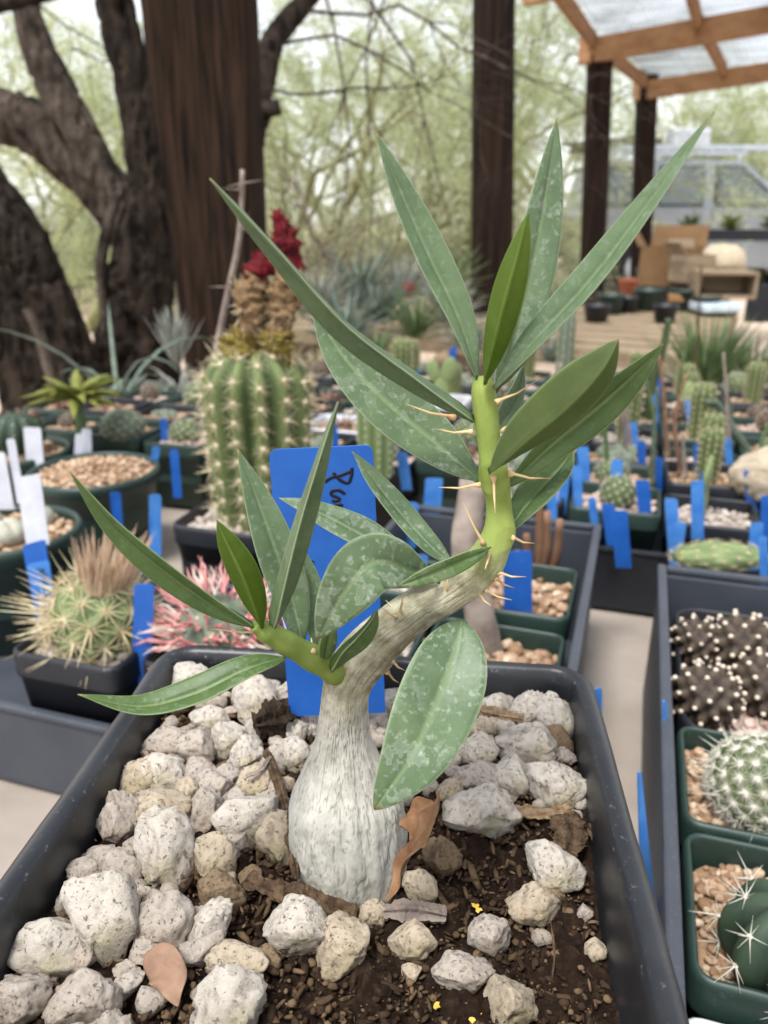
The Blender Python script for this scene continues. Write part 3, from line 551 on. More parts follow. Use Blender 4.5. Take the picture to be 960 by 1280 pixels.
disp = np.clip(bmp, 0, 1.2) * .0007 - crack * .00024 + lump * rm * .14 * (.4 + .6 * bk) + (fbm(sco * np.array([5, 5, 5]), 61, 2) - .5) * .00012 * bk
mb.v[0] = V + un * disp[:, None]; kk = crack * .5; uvn = np.stack([th / 6.2832, tt], 1)
def piece(name, i0, i1):
    m = MB(); sl_ = slice(i0 * NA, i1 * NA); m.rings(list(mb.v[0][sl_].reshape(-1, NA, 3)), True, False, i1 == NS, kk[sl_], uvn[sl_]); return obj(name, m, MAT['stem'], plant)
piece('caudex', 0, 160); piece('branch', 159, 315); piece('green_shoot', 314, NS)
side = [(440,846,40,.131),(422,838,38,.130),(396,825,34,.128),(362,806,31,.126),(334,790,28,.1245),(318,781,16,.1235)]
s3 = [P(u, v, Y) for u, v, w_, Y in side]; sr = [px(w_, p) / 2 for (u, v, w_, Y), p in zip(side, s3)]
pth = catmull(s3, 60); rr_ = np.interp(np.linspace(0, 5, 60), np.arange(6), sr); m = MB().tube(pth, rr_ * (1 + .05 * np.sin(np.arange(60) * .55)), 28); obj('side_shoot', m, MAT['shoot'], plant)

def leaf_mesh(mid, wpx, tilt=0, fold=18, th=.0007, curl=0, prof=(.85, .9), base=.14, wave=0, stain=.6, seed=0, tiltend=None, n=44, m_=13):
    """mid: list of world points along the midrib, wpx: full width in pixels at the middle, tilt: turn away from facing the camera"""
    C = catmull(mid, n); W = px(wpx, C[n // 2]) / 2; rs = np.random.RandomState(seed); top, bot, uv = [], [], []; prevN = None
    s = np.linspace(-1, 1, m_)
    for i in range(n):
        t = i / (n - 1); T = (C[min(i + 1, n - 1)] - C[max(i - 1, 0)]).normalized()
        ref = (CAM - C[n // 2]).normalized(); N = ref - T * ref.dot(T)
        if N.length < 1e-3: N = Vector((0, 0, 1)) - T * T.z
        N.normalize(); an = tilt if tiltend is None else tilt + (tiltend - tilt) * t
        N = Quaternion(T, R(an)) @ N; Sd = T.cross(N).normalized()
        f = math.sin(math.pi * min(1, t ** prof[0])) ** prof[1] if 0 < t < 1 else 0
        f = max(f, base * (1 - t / .25)) if t < .25 else f
        f = max(f, .025); w2 = W * f; fo = R(fold) * (1 - .5 * t); cu = curl * w2
        rip = wave * W * np.sin(t * 17 + seed) * np.abs(s) ** 1.5 + wave * .7 * W * np.sin(t * 11 + s * 2 + seed)
        off = np.abs(s) * w2 * math.sin(fo) + cu * s * s + rip; lat = s * w2 * math.cos(fo)
        ht = th * (.35 + .65 * (1 - t)) * (1 - .8 * s ** 2) * (.4 + .6 * min(1, f * 3)); ridge = th * 1.3 * np.exp(-(s / .13) ** 2) * (1 - .7 * t) * min(1, f * 2 + .3); groove = th * .5 * np.exp(-(s / .1) ** 2) * min(1, f * 2)
        pc = np.array(list(C[i]))[None] + lat[:, None] * np.array(list(Sd)) ; Nn = np.array(list(N))
        top.append(pc + (off + ht - groove)[:, None] * Nn); bot.append(pc + (off - ht - ridge)[:, None] * Nn); uv.append(np.stack([s * .5 + .5, np.full(m_, t)], 1))
    loops = [np.vstack([a, b[::-1]]) for a, b in zip(top, bot)]; u2 = np.vstack([np.vstack([a, a[::-1]]) for a in uv])
    mb = MB(); mb.rings(loops, True, True, True, stain, u2); return mb
def leaf(pts, wpx, mat='leaf', seed=0, **kw):
    kw['fold'] = kw.get('fold', 18) + 12
    mb = leaf_mesh([P(u, v, Y) for u, v, Y in pts], wpx * .8, seed=seed, **kw); return obj('leaf', mb, MAT[mat], plant)
# crown leaves (pixel path of the midrib with its distance)
leaf([(592,526,.133),(520,475,.130),(430,408,.126),(345,315,.122),(262,223,.118)], 58, 'leaf', 1, tilt=-58, fold=22, stain=.15)
leaf([(600,602,.136),(545,555,.139),(480,500,.142),(425,440,.145),(388,372,.147)], 92, 'leaf', 2, tilt=12, fold=10, stain=.7)
leaf([(596,474,.134),(572,400,.136),(535,320,.138),(500,240,.139),(470,166,.139)], 66, 'leaf', 3, tilt=28, fold=26, stain=.4)
leaf([(606,480,.1315),(618,430,.129),(633,370,.127),(648,315,.126),(661,264,.1255)], 58, 'leaf_young', 4, tilt=172, fold=22, stain=.1)
leaf([(618,490,.138),(646,410,.141),(668,320,.144),(684,230,.146),(696,148,.147)], 74, 'leaf', 5, tilt=18, fold=16, stain=.7)
leaf([(618,486,.131),(672,425,.129),(740,350,.128),(815,250,.127),(893,139,.126)], 66, 'leaf', 6, tilt=-42, fold=20, stain=.35)
leaf([(612,590,.128),(652,553,.124),(705,510,.120),(748,465,.118),(773,424,.118)], 96, 'leaf_under', 7, tilt=-158, fold=24, curl=.1, stain=.1, prof=(.95, .8))
leaf([(628,612,.137),(688,556,.138),(745,510,.137),(790,470,.135),(829,430,.133)], 68, 'leaf_mid', 8, tilt=22, fold=22, stain=.2)
leaf([(634,668,.135),(655,637,.138),(682,605,.141),(704,580,.143),(718,560,.144)], 62, 'leaf_mid', 9, tilt=-18, fold=24, stain=.4)
leaf([(616,545,.139),(630,518,.142),(645,490,.144),(655,456,.145)], 34, 'leaf', 10, tilt=20, fold=20, stain=.2)
leaf([(566,708,.129),(535,682,.131),(498,640,.134),(465,598,.136),(440,564,.137)], 46, 'leaf', 11, tilt=30, fold=20, stain=.9, wave=.03)
leaf([(545,726,.129),(500,700,.131),(450,668,.134),(395,640,.136),(348,622,.137)], 56, 'leaf', 12, tilt=25, fold=14, stain=1., wave=.06)
leaf([(612,684,.1275),(585,697,.125),(550,712,.122),(520,724,.120),(497,733,.119)], 36, 'leaf_mid', 13, tilt=-20, fold=26, stain=.5, wave=.05)
leaf([(548,726,.128),(512,712,.123),(466,704,.119),(430,742,.1175),(396,800,.118)], 98, 'leaf', 14, tilt=10, fold=8, stain=1., wave=.03, prof=(1.25, .8), tiltend=-10)
leaf([(577,776,.1265),(566,820,.121),(545,880,.115),(512,950,.110),(468,1012,.107)], 134, 'leaf', 15, tilt=-6, fold=9, stain=1., prof=(.9, .72), wave=.015)
# left rosette
leaf([(318,784,.1235),(262,752,.121),(200,708,.118),(140,655,.1155),(87,589,.114)], 50, 'leaf_mid', 21, tilt=-35, fold=24, stain=.15)
leaf([(328,784,.1225),(318,755,.121),(302,715,.119),(285,680,.118),(271,650,.1175)], 54, 'leaf_young', 22, tilt=165, fold=20, stain=.1)
leaf([(378,808,.129),(365,750,.131),(345,690,.133),(322,625,.135),(297,562,.136)], 68, 'leaf', 23, tilt=8, fold=14, stain=.6)
leaf([(342,784,.1215),(352,735,.119),(372,660,.117),(396,585,.1155),(423,502,.115)], 62, 'leaf', 24, tilt=66, fold=26, stain=.2)
leaf([(398,818,.130),(394,785,.132),(388,745,.134),(378,705,.136),(368,672,.138)], 46, 'leaf', 25, tilt=24, fold=16, stain=.7)
leaf([(414,838,.126),(430,815,.123),(450,795,.121),(464,778,.121),(472,762,.122)], 44, 'leaf_mid', 26, tilt=58, fold=26, stain=.3)
leaf([(356,824,.1235),(310,838,.119),(245,868,.115),(175,884,.112),(97,868,.110)], 60, 'leaf_mid', 27, tilt=38, fold=18, stain=.5)
leaf([(404,826,.1275),(408,808,.126),(412,790,.126),(418,770,.126)], 30, 'leaf_mid', 28, tilt=20, fold=16, stain=.4)
SPN = [((568,522),(508,505)),((590,540),(545,536)),((620,503),(672,475)),((628,540),(686,487)),((600,606),(548,609)),((636,592),(689,598)),((617,596),(619,642)),((604,680),(579,628)),((640,672),(668,679)),((612,690),(606,712)),((622,716),(658,721)),((618,722),(643,735)),((598,742),(614,757)),((606,738),(640,750)),((503,768),(482,750)),((498,772),(478,760)),((490,826),(506,838)),((484,840),(499,854)),((344,790),(262,786)),((362,797),(352,770)),((392,815),(388,790)),((500,765),(504,742)),((556,742),(560,722)),((530,800),(545,806))]
for i, (a, b) in enumerate(SPN):
    p = P(*a, .129 if a[0] > 480 else .1255); q = P(*b, .1235 + .004 * (i % 3)); mm = (p + q) / 2 + Vector((0, 0, -.0004)); obj('spine', MB().tube([p, p.lerp(q, .07), p.lerp(q, .14), mm, q], [.0006, .00048, .00028, .0002, .00003], 8), MAT['spine'], plant)
# dry leaf curls beside the caudex foot
def dry(pts, wpx, mt, lab, seed, **kw):
    mb = leaf_mesh([P(*q) for q in pts], wpx, seed=seed, th=.0003, **kw); return tag(center(obj('dry_leaf', mb, MAT[mt])), lab, 'dry leaf')
dry([(548,990,.128),(538,1030,.119),(505,1080,.115),(485,1128,.112)], 30, 'dryleaf', 'curled brown dry leaf hanging at the right foot of the caudex', 3, tilt=50, fold=35, wave=.25)
dry([(540,1000,.128),(528,1020,.1255),(520,1045,.123),(512,1052,.122)], 46, 'dryleaf', 'small crumpled brown dry leaf under the hanging green leaf tip', 5, tilt=20, fold=30, wave=.3)
c0 = on_soil(188, 1188, .004); c1 = on_soil(222, 1258, .002)
mb = leaf_mesh([c0, (c0 + c1) / 2 + Vector((.001, 0, .001)), c1], 48, tilt=10, fold=8, th=.0003, prof=(.7, .8), base=.5, wave=.14); tag(center(obj('dry_leaf', mb, MAT['dryleaf_pale'])), 'pale pinkish dry leaf lying between stones near the bottom left', 'dry leaf')

# ------------------------------------------------------------------ plant labels
def label_plate(tl, tr, br, bl, th=.0006, cr=.0018):
    tl, tr, br, bl = map(Vector, (tl, tr, br, bl)); e = (tr - tl).normalized(); d = (bl - tl).normalized(); nrm = e.cross(d).normalized(); cr = min(cr, (tr - tl).length * .3); loop = []
    for c, x, y in ((tl, e, d), (tr, -e, d)):
        arc = [c + x * cr * (1 - math.cos(R(a))) + y * cr * (1 - math.sin(R(a))) for a in (0, 22, 45, 67, 90)]
        loop += arc if c is tl else arc[::-1]
    loop += [br, bl]; mb = MB(); L0 = np.array([list(p - nrm * th / 2) for p in loop]); L1 = np.array([list(p + nrm * th / 2) for p in loop]); mb.rings([L0, L1], True, True, True); return mb, nrm
def strokes(name, sts, Y, mt, parent, wd=.00045, off=-.00042):
    mb = MB()
    for s in sts:
        pts = catmull([P(u, v, Y) + Vector((0, off, 0)) for u, v in s], max(8, 6 * len(s))); mb.tube(pts, wd, 6); yv = mb.v[-1][:, 1]; y0 = P(*s[0], Y).y + off; mb.v[-1][:, 1] = y0 + (yv - y0) * .2
    return obj(name, mb, MAT[mt], parent)
LY = .170
hl = thing('plant_label', 'large blue plastic plant label with black handwriting behind the caudex plant', 'label', tuple(P(420, 860, LY)), 'blue plant labels')
mb, _ = label_plate(P(336, 562, LY), P(466, 556, LY), P(482, 890, LY), P(362, 895, LY)); obj('label_plate', mb, MAT['blue'], hl, smooth=False)
z4 = lambda x, y: (240 + x / 4, 480 + y / 4)
hand = [[z4(800,415), z4(797,455), z4(782,490), z4(745,480), z4(705,440)], [z4(662,487), z4(700,464), z4(745,453), z4(797,432)], [z4(765,547), z4(735,528), z4(703,531), z4(697,550), z4(722,562), z4(738,572), z4(720,582), z4(700,580)], [z4(755,603), z4(728,600), z4(710,612), z4(700,632)], [z4(770,663), z4(805,661), z4(842,657)], [z4(600,882), z4(606,892)]]
strokes('handwriting', hand, LY, 'ink', hl, .00042)

# ------------------------------------------------------------------ cactus and succulent builders (each returns body MB, spines MB)
def spike(mb, p, d, L, r, n=4, bend=None):
    p = Vector(p); d = Vector(d).normalized(); q = p + d * L
    if bend is None: mb.tube([p, q], [r, r * .12], n, cap=False)
    else: mb.tube([p, p + d * L * .55 + Vector(bend) * L * .5, q + Vector(bend) * L * 1.6], [r, r * .75, r * .12], n, cap=False)
def ribbed(R0, H, ribs, depth=.2, area=7, splen=.01, spn=8, spr=.0003, shape='col', seed=1, wool=.0012, nth=None, sharp=1.0, twist=0, nz=26, cen=1):
    rs = random.Random(seed); nth = nth or ribs * 8; th = np.arange(nth) * 2 * math.pi / nth; body, spn_mb, wl = MB(), MB(), MB()
    def rad(t):
        if shape == 'ball': return R0 * math.sqrt(max(1e-4, 1 - (2 * t - 1) ** 2)) ** .9 if t > .04 else R0 * .5
        return R0 * (1 - .16 * (1 - t) ** 2) * (1 if t < .8 else math.sqrt(max(1e-3, 1 - ((t - .8) / .2) ** 2)))
    rs_, ks = [], []
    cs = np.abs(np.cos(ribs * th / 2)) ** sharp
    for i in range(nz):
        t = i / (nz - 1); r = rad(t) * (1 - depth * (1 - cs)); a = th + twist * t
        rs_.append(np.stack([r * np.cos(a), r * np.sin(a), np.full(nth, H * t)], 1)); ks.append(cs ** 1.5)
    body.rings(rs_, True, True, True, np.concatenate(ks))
    for j in range(ribs):
        for i in range(area):
            t = (i + .6 + .3 * (j % 2)) / (area + .3)
            if t > .985: continue
            a = 2 * math.pi * j / ribs + twist * t; r = rad(t) * 1.005; p = Vector((r * math.cos(a), r * math.sin(a), H * t)); nz_ = (rad(max(.01, t - .03)) - rad(min(.99, t + .03))) / (.06 * H); o = Vector((math.cos(a), math.sin(a), nz_)).normalized()
            tg = Vector((-math.sin(a), math.cos(a), 0)); up = o.cross(tg)
            for k in range(spn):
                b = 2 * math.pi * (k + rs.random() * .5) / spn; d = (tg * math.cos(b) + up * math.sin(b)) * 1 + o * rs.uniform(.25, .6); spike(spn_mb, p, d, splen * rs.uniform(.7, 1.1), spr, 3)
            for k in range(cen): spike(spn_mb, p, o + tg * rs.uniform(-.3, .3) + up * rs.uniform(-.3, .3), splen * rs.uniform(1, 1.4), spr * 1.3, 3)
            if wool: v, f = ico(1); wl.add(v * wool * np.array([1, 1, .8]) + np.array(list(p)), f)
    return body, spn_mb, wl
def tubercled(R0, n=90, amp=.14, spn=7, splen=.004, spr=.00018, seed=1, squash=.9, cover=1., cen=0, tipk=True, sub=4):
    rs = random.Random(seed); v, f = ico(sub); i = np.arange(n) + .5; ph = np.arccos(1 - 2 * i / n); al = math.pi * (1 + 5 ** .5) * i
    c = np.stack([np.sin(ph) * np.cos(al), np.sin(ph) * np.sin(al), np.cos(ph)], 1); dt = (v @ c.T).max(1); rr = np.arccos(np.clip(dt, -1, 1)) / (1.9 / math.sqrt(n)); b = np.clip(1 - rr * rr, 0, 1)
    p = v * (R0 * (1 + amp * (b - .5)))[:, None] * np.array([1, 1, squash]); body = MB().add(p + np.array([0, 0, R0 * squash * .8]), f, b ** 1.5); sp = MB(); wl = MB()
    for q in c:
        if q[2] < -.45: continue
        o = Vector(q); pos = Vector((q[0] * R0 * (1 + amp * .5), q[1] * R0 * (1 + amp * .5), q[2] * R0 * squash * (1 + amp * .5) + R0 * squash * .8)); tg = o.orthogonal().normalized(); up = o.cross(tg)
        for k in range(spn):
            a = 6.283 * (k + rs.random() * .4) / spn; spike(sp, pos, tg * math.cos(a) + up * math.sin(a) + o * rs.uniform(.2, .5), splen * rs.uniform(.7, 1.15), spr, 3)
        for k in range(cen): spike(sp, pos, o + tg * rs.uniform(-.4, .4) + up * rs.uniform(-.4, .4), splen * rs.uniform(1.2, 2), spr * 1.3, 3)
        w_, fw = ico(1); wl.add(w_ * R0 * .05 * cover + np.array(list(pos)), fw)
    return body, sp, wl
def blade(mb, p, d, L, wd, up=(0, 0, 1), droop=.3, th=.15, n=7, k=0., keel=.35):
    p = Vector(p); d = Vector(d).normalized(); pts = []; cur = p.copy(); dd = d.copy()
    for i in range(n): pts.append(cur.copy()); cur = cur + dd * L / (n - 1); dd = (dd + Vector((0, 0, -droop / n))).normalized()
    loops = []
    for i in range(n):
        t = i / (n - 1); T = (pts[min(i + 1, n - 1)] - pts[max(i - 1, 0)]).normalized(); s = T.cross(Vector(up))
        s = s.normalized() if s.length > 1e-4 else Vector((1, 0, 0)); N = s.cross(T); w2 = wd / 2 * max(.03, (math.sin(math.pi * (t * .72 + .28)) ** .8)) ; c = pts[i]
        loops.append(np.array([list(c - s * w2 + N * w2 * keel), list(c + N * w2 * .05), list(c + s * w2 + N * w2 * keel), list(c - N * w2 * (keel + th * 2))]))
    mb.rings(loops, True, True, True, k); return mb
def plant_obj(name, lab, cat, parts, loc, group=None, rz=0., scale=1.):
    t = thing(name, lab, cat, loc, group, rz); t.scale = (scale,) * 3
    for nm, mb, mt, *rest in parts:
        if isinstance(mb, MB) and not mb.v: continue
        o = obj(nm, mb, MAT[mt] if mt else None, t, world=False)
        if rest: o['kind'] = 'stuff'
    return t
GR = {}
def gravel(half, n, s, seed=1, shape='sq', dome=.0):        # joined gravel surface, shared between alike pots
    key = (half, n, s, seed, shape, dome)
    if key in GR: return GR[key]
    rs = random.Random(seed); mb = MB(); r2 = half
    if shape == 'sq':
        l = rsq(half, half * .25, 3); lp = np.column_stack([l, np.full(len(l), -.002)])
    else: th = np.arange(24) * 2 * math.pi / 24; lp = np.stack([half * np.cos(th), half * np.sin(th), np.full(24, -.002)], 1)
    mb.rings([lp, lp * np.array([.5, .5, 1]) + np.array([0, 0, dome])], True, False, True, .15)
    for i in range(n):
        while 1:
            x, y = rs.uniform(-half, half), rs.uniform(-half, half)
            if shape == 'sq' or x * x + y * y < half * half: break
        q = s * rs.uniform(.55, 1.25); p, f = stone_verts(2 if s > .0014 else 1, 900 + i % 24, (q, q * rs.uniform(.7, 1), q * rs.uniform(.55, .8)), 5)
        a = rs.uniform(0, 6.3); Rm = np.array([[math.cos(a), -math.sin(a), 0], [math.sin(a), math.cos(a), 0], [0, 0, 1]]); d = dome * (1 - (x * x + y * y) / half ** 2)
        mb.add(p @ Rm.T + np.array([x, y, d + rs.uniform(-.001, .0012)]), f, rs.random())
    GR[key] = mb.mesh('gravel'); return GR[key]
PMESH = {}
def pot(lab, loc, half, h, mt='pot_green', gr='gravel_tan', rz=-BA, round_=False, gn=110, gs=.0028, gseed=1, drop=.008, group=None, name='plant_pot', dome=.003):
    t = thing(name, lab, 'pot', (loc[0], loc[1], BENCH_Z if loc[2] is None else loc[2]), group, rz); key = (half, h, round_, mt)
    if key not in PMESH:
        if round_:
            lp = .004; m = MB().lathe([(half - lp * 1.8, -h * .6), (half - lp * 1.1, -.003), (half - lp, 0), (half - lp * .3, .0006), (half, -.002), (half - .0003, -.010), (half - lp * .7, -.0115), (half * .72, -h), (half * .7, -h)], 48, (0, 0, h), False, True, .25)
        else:
            m = pot_mesh(half, h, .0026, half * .22, 4, 4, .0004, 2, .78); m.v[0] = m.v[0] + np.array([0, 0, h])
        PMESH[key] = m.mesh('pot_wall'); PMESH[key].materials.append(MAT[mt])
    obj('pot_wall', PMESH[key], None, t)
    gm = gravel(round(half - .0042, 4), gn, gs, gseed, 'rd' if round_ else 'sq', dome); gk = (gm.name, gr)
    if gk not in PMESH: PMESH[gk] = gm.copy(); PMESH[gk].materials.clear(); PMESH[gk].materials.append(MAT[gr])
    o = obj('gravel', PMESH[gk], None, t); o['kind'] = 'stuff'; o.location = (0, 0, h - drop); return t
def tray(lab, a0, a1, b0, b1, h, mt='tray_grey', wall=.0035, lip=.0015, floor=True, name='carry_tray'):
    t = thing(name, lab, 'tray', tuple(AB((a0 + a1) / 2, (b0 + b1) / 2))); z = BENCH_Z
    def wallbox(nm, A0, A1, B0, B1, z0, z1, k):
        m = MB(); c = AB((A0 + A1) / 2, (B0 + B1) / 2, (z0 + z1) / 2); m.box(c, (A1 - A0, B1 - B0, z1 - z0), Matrix.Rotation(-BA, 4, 'Z'), k); return obj(nm, m, MAT[mt], t, smooth=False, bevel=.0012)
    wallbox('side_wall', a0, a0 + wall, b0, b1, z + .003, z + h, .3); wallbox('side_wall', a1 - wall, a1, b0, b1, z + .003, z + h, .3)
    wallbox('end_wall', a0 + wall, a1 - wall, b0, b0 + wall, z + .003, z + h - .001, .3); wallbox('end_wall', a0 + wall, a1 - wall, b1 - wall, b1, z + .003, z + h - .001, .3)
    for nm, A0, A1, B0, B1 in (('rim', a0 - lip, a0 + wall, b0 - lip, b1 + lip), ('rim', a1 - wall, a1 + lip, b0 - lip, b1 + lip), ('rim', a0 + wall, a1 - wall, b0 - lip, b0 + wall), ('rim', a0 + wall, a1 - wall, b1 - wall, b1 + lip)): wallbox(nm, A0, A1, B0, B1, z + h, z + h + .004, 1.)
    wallbox('tray_floor', a0 + wall, a1 - wall, b0 + wall, b1 - wall, z + .001, z + .004, 0); return t

# trays ------------------------------------------------------------------------------------
tray('grey plastic tray at right holding two green pots and the brown cactus clump', .027, .40, .115, .445, .088)
tray('dark tray behind the black pot with two gravel pots and a blue label', -.145, -.011, .262, .50, .088, 'tray_grey')
tray('low black tray under the rows of small cactus pots right of the gap', -.02, .62, .555, .86, .05, 'tray_black')
tray('grey plastic tray at the far left beside the black pot rim', -.46, -.150, .255, .415, .0485, 'tray_grey')

# right tray: three square pots, a brown clump, two cacti
POTH = .078; RZ = .095
def at_rim(u, v, drop=.2): p = PZ(u, v, .95 - drop); return p
def potAB(lab, a, b, half, h=POTH, **k): p = AB(a, b); return pot(lab, (p.x, p.y, BENCH_Z + k.pop('zb', .005)), half, h, **k)
pD = potAB('square green pot at right holding the white-haired ball cactus', .063, .266, .030, gn=520, gs=.0019, zb=.006)
pE = potAB('square green pot at bottom right holding the dark ribbed cactus', .063, .203, .030, gn=520, gs=.0019, gseed=2, zb=.006)
pF = potAB('white plastic pot edge peeking in at the bottom right corner', .060, .142, .029, mt='pot_white', gn=150, gs=.0026, gseed=3, zb=.004, h=.07)
pB = potAB('wide black pot at right holding the brown warty cactus clump', .095, .358, .060, h=.074, mt='tray_black', gr='gravel_pink', gn=420, gs=.0032, gseed=4, zb=.006)
pX = potAB('square green pot at the right picture edge beside the ball cactus pot', .127, .268, .030, gn=120, gs=.0026, gseed=2, zb=.006)
b_, s_, w_ = tubercled(.0178, 150, .10, 18, .0042, .00022, 5, .95, .8, 1); q = at_rim(948, 1006, .2)
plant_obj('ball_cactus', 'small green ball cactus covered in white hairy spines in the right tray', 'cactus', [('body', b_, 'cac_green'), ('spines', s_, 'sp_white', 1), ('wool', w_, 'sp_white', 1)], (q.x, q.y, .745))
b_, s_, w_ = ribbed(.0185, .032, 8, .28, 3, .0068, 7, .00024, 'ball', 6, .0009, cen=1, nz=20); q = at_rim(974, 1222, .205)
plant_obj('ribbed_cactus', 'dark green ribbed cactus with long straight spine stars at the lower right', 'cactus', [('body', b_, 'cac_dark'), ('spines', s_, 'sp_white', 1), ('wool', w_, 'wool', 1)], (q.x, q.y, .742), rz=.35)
for i, (u, v, r, lab) in enumerate(((872, 790, .0185, 'left head'), (925, 800, .023, 'upper right head'), (880, 862, .021, 'lower left head'), (955, 850, .022, 'right edge head'))):
    b_, s_, w_ = tubercled(r * .66, 60, .34, 0, .003, .0002, 9 + i, 1., 1.7, sub=4); q = at_rim(u, v + 22, .203)
    plant_obj('warty_cactus', f'brown cactus dotted with white woolly warts, {lab} of the clump', 'cactus', [('body', b_, 'cac_brown'), ('wool', w_, 'wool', 1)], (q.x, q.y, .741), 'brown warty cactus clump')

# tray behind: gravel pots
q = at_rim(692, 705); aq = toAB(q)
pot('square green pot with gravel and brown stems right of the blue label', (*AB(-.052, .402).xy, BENCH_Z + .006), .034, .080, gn=170, gs=.003, gseed=5)
pot('square green pot of pale gravel nearest behind the black pot', (*AB(-.052, .327).xy, BENCH_Z + .006), .034, .076, gn=200, gs=.0034, gseed=6)
pot('square green pot behind the leaning branch left of the gravel pots', (*AB(-.113, .40).xy, BENCH_Z + .006), .0245, .078, gn=120, gs=.003, gseed=5, gr='gravel_white')
pot('square green pot hidden mostly by the blue label and caudex', (*AB(-.113, .325).xy, BENCH_Z + .006), .0245, .076, gn=90, gs=.003, gseed=6, gr='gravel_white')
m = MB(); c = P(612, 830, .345); m.tube(catmull([P(612, 832, .345), P(600, 770, .345), P(583, 690, .35), P(592, 600, .36)], 16), np.linspace(.0085, .007, 16) * 1.0, 14); v = m.v[0]; m.v[0] = v + (fbm(v * 260, 3)[:, None] - .5) * .003
t = thing('grey_stem_plant', 'thick warty purplish-grey bare stem standing behind the green shoot', 'plant', tuple(c)); obj('stem', m, MAT['twig'], t)
for i, (u, v, u2, v2) in enumerate(((658, 668, 650, 742), (684, 640, 672, 735), (672, 610, 668, 735), (646, 690, 655, 745), (700, 650, 680, 738))):
    m = MB().tube(catmull([P(u2, v2, .45), P((u + u2) / 2 + 5, (v + v2) / 2, .445), P(u, v, .44)], 9), np.linspace(.0038, .0022, 9), 8)
    if i == 0: t = thing('brown_succulent', 'clump of brown upright fleshy stems in the green gravel pot', 'succulent', tuple(P(u2, v2, .45)))
    obj('stem', m, MAT['succ_brown'], t)

# left side ------------------------------------------------------------------------------------
def put_label(lab, u, v, wpx, hpx, Y=None, lean=0, mt='blue', name='plant_label', topw=1., grp='blue plant labels', bury=.015):
    if Y is None: p = PZ(u, v + hpx / 2, .748); Y = p.y
    tl, tr = P(u - wpx / 2 * topw + lean, v - hpx / 2, Y), P(u + wpx / 2 * topw + lean, v - hpx / 2 + rng.uniform(-1, 1), Y + rng.uniform(-.003, .003)); br, bl = P(u + wpx / 2, v + hpx / 2, Y), P(u - wpx / 2, v + hpx / 2, Y)
    dn = (bl - tl).normalized() * bury; bl += dn; br += dn
    mb, _ = label_plate(tl, tr, br, bl, .0006, .002); return tag(center(obj(name, mb, MAT[mt], smooth=False)), lab, 'label', grp)
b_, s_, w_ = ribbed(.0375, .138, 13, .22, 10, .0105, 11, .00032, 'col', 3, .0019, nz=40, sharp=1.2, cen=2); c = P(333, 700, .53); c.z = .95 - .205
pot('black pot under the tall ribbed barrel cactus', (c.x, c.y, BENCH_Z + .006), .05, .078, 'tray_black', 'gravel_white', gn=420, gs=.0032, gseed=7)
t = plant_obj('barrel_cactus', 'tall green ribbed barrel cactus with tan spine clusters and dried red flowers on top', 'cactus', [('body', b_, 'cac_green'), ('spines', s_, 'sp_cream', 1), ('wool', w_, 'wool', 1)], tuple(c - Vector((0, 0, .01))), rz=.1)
for nm, pts, rd, mt, sd in (('fruit', [(300, 455), (304, 435), (310, 415)], [.010, .0125, .009], 'fruit', 1), ('fruit', [(346, 455), (347, 432), (348, 412)], [.010, .0115, .009], 'fruit', 2),
        ('dry_husk', [(312, 420), (316, 390), (312, 368), (322, 345)], [.006, .009, .0105, .007], 'husk', 3), ('dry_husk', [(348, 418), (352, 390), (358, 365), (362, 335)], [.0065, .009, .0105, .008], 'husk', 4),
        ('dry_flower', [(306, 352), (318, 340), (332, 333), (352, 340)], [.002, .006, .0065, .003], 'redflower', 5), ('dry_flower', [(366, 345), (362, 318), (355, 295), (346, 262)], [.005, .0075, .008, .003], 'redflower', 6)):
    P3 = catmull([P(u, v, .525) for u, v in pts], 26); m = MB().tube(P3, np.interp(np.linspace(0, len(rd) - 1, 26), range(len(rd)), rd), 22); v = m.v[0]; cc = np.vstack([np.repeat(np.array([list(p) for p in P3]), 22, 0), np.array(list(P3[0])), np.array(list(P3[-1]))])
    m.v[0] = v + (v - cc) * ((fbm(v * 330, sd, 3) - .5)[:, None] * 1.7); o = obj(nm, m, MAT[mt], t, world=False); o.data.transform(Matrix.Rotation(-.1, 4, 'Z') @ Matrix.Translation(-t.location))
    hr = MB(); rs = random.Random(sd)
    for k in range(220 if 'flower' not in nm else 60):
        i = rs.randrange(22); p = Vector(m.v[0][rs.randrange(25 * 22)]); q = (p - P3[12]).normalized() + Vector((rs.uniform(-.4, .4), rs.uniform(-.4, .4), rs.uniform(-.2, .6))); spike(hr, p, q, rs.uniform(.002, .006), .0003 if 'flower' not in nm else .0008, 3)
    h = obj('hair' if 'flower' not in nm else 'petal_tip', hr, MAT['sp_cream' if 'flower' not in nm else mt], o, world=False, kind='stuff'); h.data.transform(Matrix.Rotation(-.1, 4, 'Z') @ Matrix.Translation(-t.location))
# thorny dead stem behind the barrel
pts = [P(u, v, .64) for u, v in ((262, 560), (266, 480), (272, 430), (285, 365), (297, 310), (302, 255), (303, 212))]; c = pts[0].copy(); c.z = .75; m = MB().tube(catmull([c] + pts, 30), np.linspace(.0034, .0018, 30), 8)
t = thing('thorny_stem', 'thin grey thorny dead stem rising left of the dried red flowers', 'plant', tuple(c)); obj('stem', m, MAT['twig'], t); th_ = MB()
C_ = catmull(pts, 30)
for k in range(26): p = C_[rng.randrange(2, 29)]; a = rng.uniform(0, 6.3); spike(th_, p, (math.cos(a), -.4, rng.uniform(-.1, .5) + .2 * math.sin(a)), rng.uniform(.008, .02), .0008, 4)
obj('thorns', th_, MAT['twig'], t, kind='stuff')
